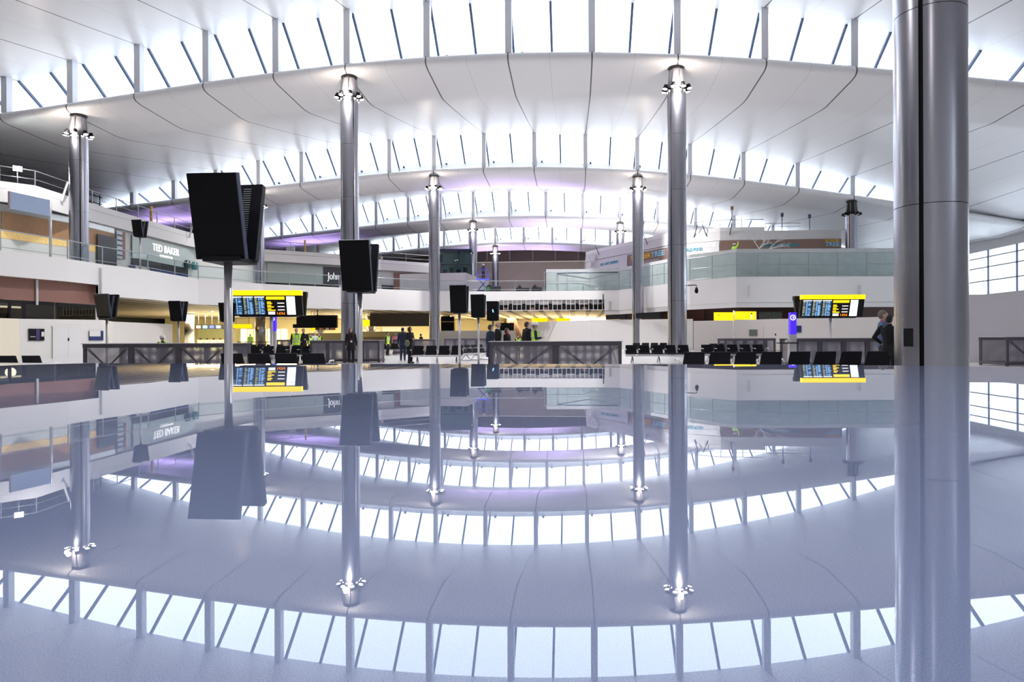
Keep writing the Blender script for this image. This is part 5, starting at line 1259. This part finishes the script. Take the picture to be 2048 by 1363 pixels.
        hm = MB(); hm.loft([(0, -.022, 1.60, .076, .078), (0, -.018, 1.66, .081, .086)], 18); cloth('hair', hm, hair, 0.010)
    if helmet:
        ho = MB().ell((0, -.005, 1.700), (.124, .150, .125), 20, 8, z0=0.0).build('helmet', HATW, r)
        MB().loft([(0, .025, 1.690, .138, .185), (0, .02, 1.706, .128, .165)], 24).build('brim', HATW, ho)
    if scarf:
        MB().loft([(0, .0, 1.46, .10, .095), (0, .005, 1.51, .088, .086), (0, 0, 1.55, .070, .068)], 16).build('scarf', scarf, r)
    if extra == 'badge':
        MB().box(-.045, .150, 1.05, .045, .156, 1.14).build('badge', PAPER, r)
        for s in (-1, 1): MB().bar((.02 * s, .150, 1.14), (.07 * s, .10, 1.46), .012).build('lanyard', CLR, r)
    if extra == 'bag':
        q = MB().ell((.30, .05, .98), (.17, .09, .16), 14, 8); q.build('shoulder_bag', TAN, r); MB().tube([(.2, .05, 1.1), (.15, .02, 1.46)], .012, 6).build('strap', TAN, r)
    if extra == 'paper':
        p = (wr[1] + wr[-1]) / 2; MB().box(p.x - .11, p.y + .04, p.z - .03, p.x + .11, p.y + .045, p.z + .25).build('paper_sheet', PAPER, r)
    return r
def facing(px, d, deg):
    """deg 0: looks at the camera; 90: looks towards the picture's right; 180: away"""
    x, y = XY(px, d); return math.atan2(-y, -x) - PI / 2 + math.radians(deg)
def P(px, d, label, deg=0, **k): return person(px, d, label, face=facing(px, d, deg), **k)
P(702, 32.6, 'person in dark coat with red lanyard and white badge, walking left of the pole', 5, H=1.68, top=CLK, legs=CLK, style='long', coat=.66, stride=.10, extra='badge', arms=('down', 'down'))
P(593, 36.0, 'person in yellow hi-vis vest with white shirt collar, short grey hair', 12, H=1.72, top=CLK, legs=CLK, hair=HAIRG, vest=True, wide=1.15, arms=('hip', 'down'), collar=CLW)
P(607, 37.0, 'person in black with arms folded, right of the yellow vest', 5, H=1.72, top=CLK, legs=CLK, hair=HAIRB, arms=('cross', 'cross'))
P(805.5, 36.5, 'person in dark navy jacket seen from behind, left of the standing couple', 165, H=1.75, top=CLN, legs=CLN, hair=HAIRK, arms=('down', 'down'))
P(820, 32.3, 'person in long black coat with arms folded and an olive shoulder bag', 55, H=1.72, top=CLK, legs=CLK, hair=HAIRK, style='bob', coat=.45, arms=('cross', 'cross'), extra='bag')
P(981, 25.5, 'person in long navy coat, dark hair, leftmost of the group behind the barrier', 120, H=1.66, top=CLN, legs=CLN, hair=HAIRB, coat=.5, arms=('down', 'down'))
P(996, 27.0, 'bald person in black suit and white shirt, taller one of the central group', 75, H=1.80, top=CLK, legs=CLK, hair=HAIRG, style='bald', arms=('down', 'down'), collar=CLW)
P(1014, 27.5, 'person with dark curly hair and red scarf behind the central barrier', 60, H=1.56, top=CLK, legs=CLK, hair=HAIRB, style='bob', scarf=CLR, arms=('hold', 'hold'))
P(1054, 27.0, 'person in black suit with short brown hair, left of the white helmet', 120, H=1.80, top=CLK, legs=CLK, hair=HAIRB, wide=1.1, arms=('down', 'down'))
P(1070, 26.5, 'person in white helmet and hi-vis vest holding white paper', 95, H=1.74, top=CLN, legs=CLN, hair=HAIRG, vest=True, helmet=True, arms=('hold', 'hold'), extra='paper')
P(1036, 40, 'distant person in hi-vis vest beside the escalator', 30, H=1.35, top=CLK, legs=CLK, vest=True)
P(1766, 17.6, 'person in blue jersey with short grey hair, left of the huge column', 100, H=1.82, top=CLB, legs=CLN, hair=HAIRG, collar=CLP, arms=('down', 'down'))
P(1779, 16.6, 'person in black jacket seen from behind, partly hidden by the huge column', 150, H=1.68, top=CLK, legs=CLK, hair=HAIRK, wide=1.2, arms=('hip', 'hip'), coat=.72)
P(325, 24.5, 'worker in white helmet and hi-vis vest behind the left barrier', 30, H=1.28, top=CLK, legs=CLK, vest=True, helmet=True, arms=('hold', 'hold'))
P(775, 48.3, 'distant person in hi-vis vest, left of the standing couple', 60, H=1.62, top=CLK, legs=CLK, vest=True)
P(790, 56, 'distant person with long brown hair behind the standing couple', 20, H=1.62, top=CLP, legs=CLK, hair=HAIRB, style='long')
P(842, 54, 'distant person in hi-vis bending forward, right of the standing couple', 120, H=1.55, top=CLK, legs=HIVIS, vest=False, arms=('hold', 'hold'))
P(621, 54, 'distant person in hi-vis vest, leftmost of three behind the barrier', 20, H=1.55, top=CLK, legs=CLK, vest=True)
P(630, 54.5, 'distant person in pale top, middle one of three behind the barrier', 10, H=1.68, top=CLW, legs=CLN, hair=HAIRB)
P(639, 54, 'distant person in dark jacket and vest, rightmost of three behind the barrier', -40, H=1.62, top=CLK, legs=CLK, vest=True)
P(500.5, 72, 'distant worker in yellow hi-vis in the arcade, right of the thick pole', 10, H=1.72, top=HIVIS, legs=CLK, vest=True)
# worker on a lift behind the boards
x, y, a = onwall(FL, 1499, -4.0); d_ = depth(x, y); zf = ZZ(1499, 487, d_) - 1.78
r = thing('scissor_lift', 'small work platform behind the mottled boards, under the hi-vis worker', 'lift', (x, y, DZ))
MB().box(-0.6, -0.4, 0, 0.6, 0.4, 0.4).build('chassis', BLUE, r); MB().bar((-0.5, 0, 0.4), (0.5, 0, zf - DZ - .08), 0.08).build('scissor_arm', RAILM, r); MB().bar((0.5, 0.1, 0.4), (-0.5, 0.1, zf - DZ - .08), 0.08).build('scissor_arm', RAILM, r)
MB().box(-0.65, -0.45, zf - DZ - .1, 0.65, 0.45, zf - DZ).build('platform', RAILM, r)
P(1499, d_, 'worker in hi-vis vest and white helmet high behind the mottled boards, arm raised', 150, H=1.75, top=HIVIS, legs=CLN, vest=True, helmet=True, z=zf, arms=('down', 'up'), loc=(x, y))
# worker on a lift by the glass office
x, y = XY(967, 82); zf = ZZ(967, 528, 82) - 1.78
r = thing('scissor_lift', 'blue work lift on the far balcony beside the glass office', 'lift', (x, y, DZ))
MB().box(-0.7, -0.4, 0, 0.7, 0.4, 0.5).build('chassis', BLUE, r); MB().bar((-0.6, 0, 0.5), (0.6, 0, zf - DZ), 0.1).build('scissor_arm', BLUE, r); MB().bar((0.6, .1, 0.5), (-0.6, .1, zf - DZ), 0.1).build('scissor_arm', BLUE, r)
MB().box(-0.75, -0.45, zf - DZ - .1, 0.75, 0.45, zf - DZ).build('platform', BLUE, r)
for sx in (-.7, .7): MB().box(sx - .04, -.45, zf - DZ, sx + .04, -.37, zf - DZ + 1.1).build('guard_post', BLUE, r)
for q in (.55, 1.1): MB().box(-.74, -.45, zf - DZ + q - .04, .74, -.39, zf - DZ + q).build('guard_rail', BLUE, r)
P(967, 82, 'worker in dark blue overalls and white helmet on the blue lift', 160, H=1.75, top=CLN, legs=CLN, helmet=True, z=zf, arms=('hold', 'hold'), loc=(x, y))
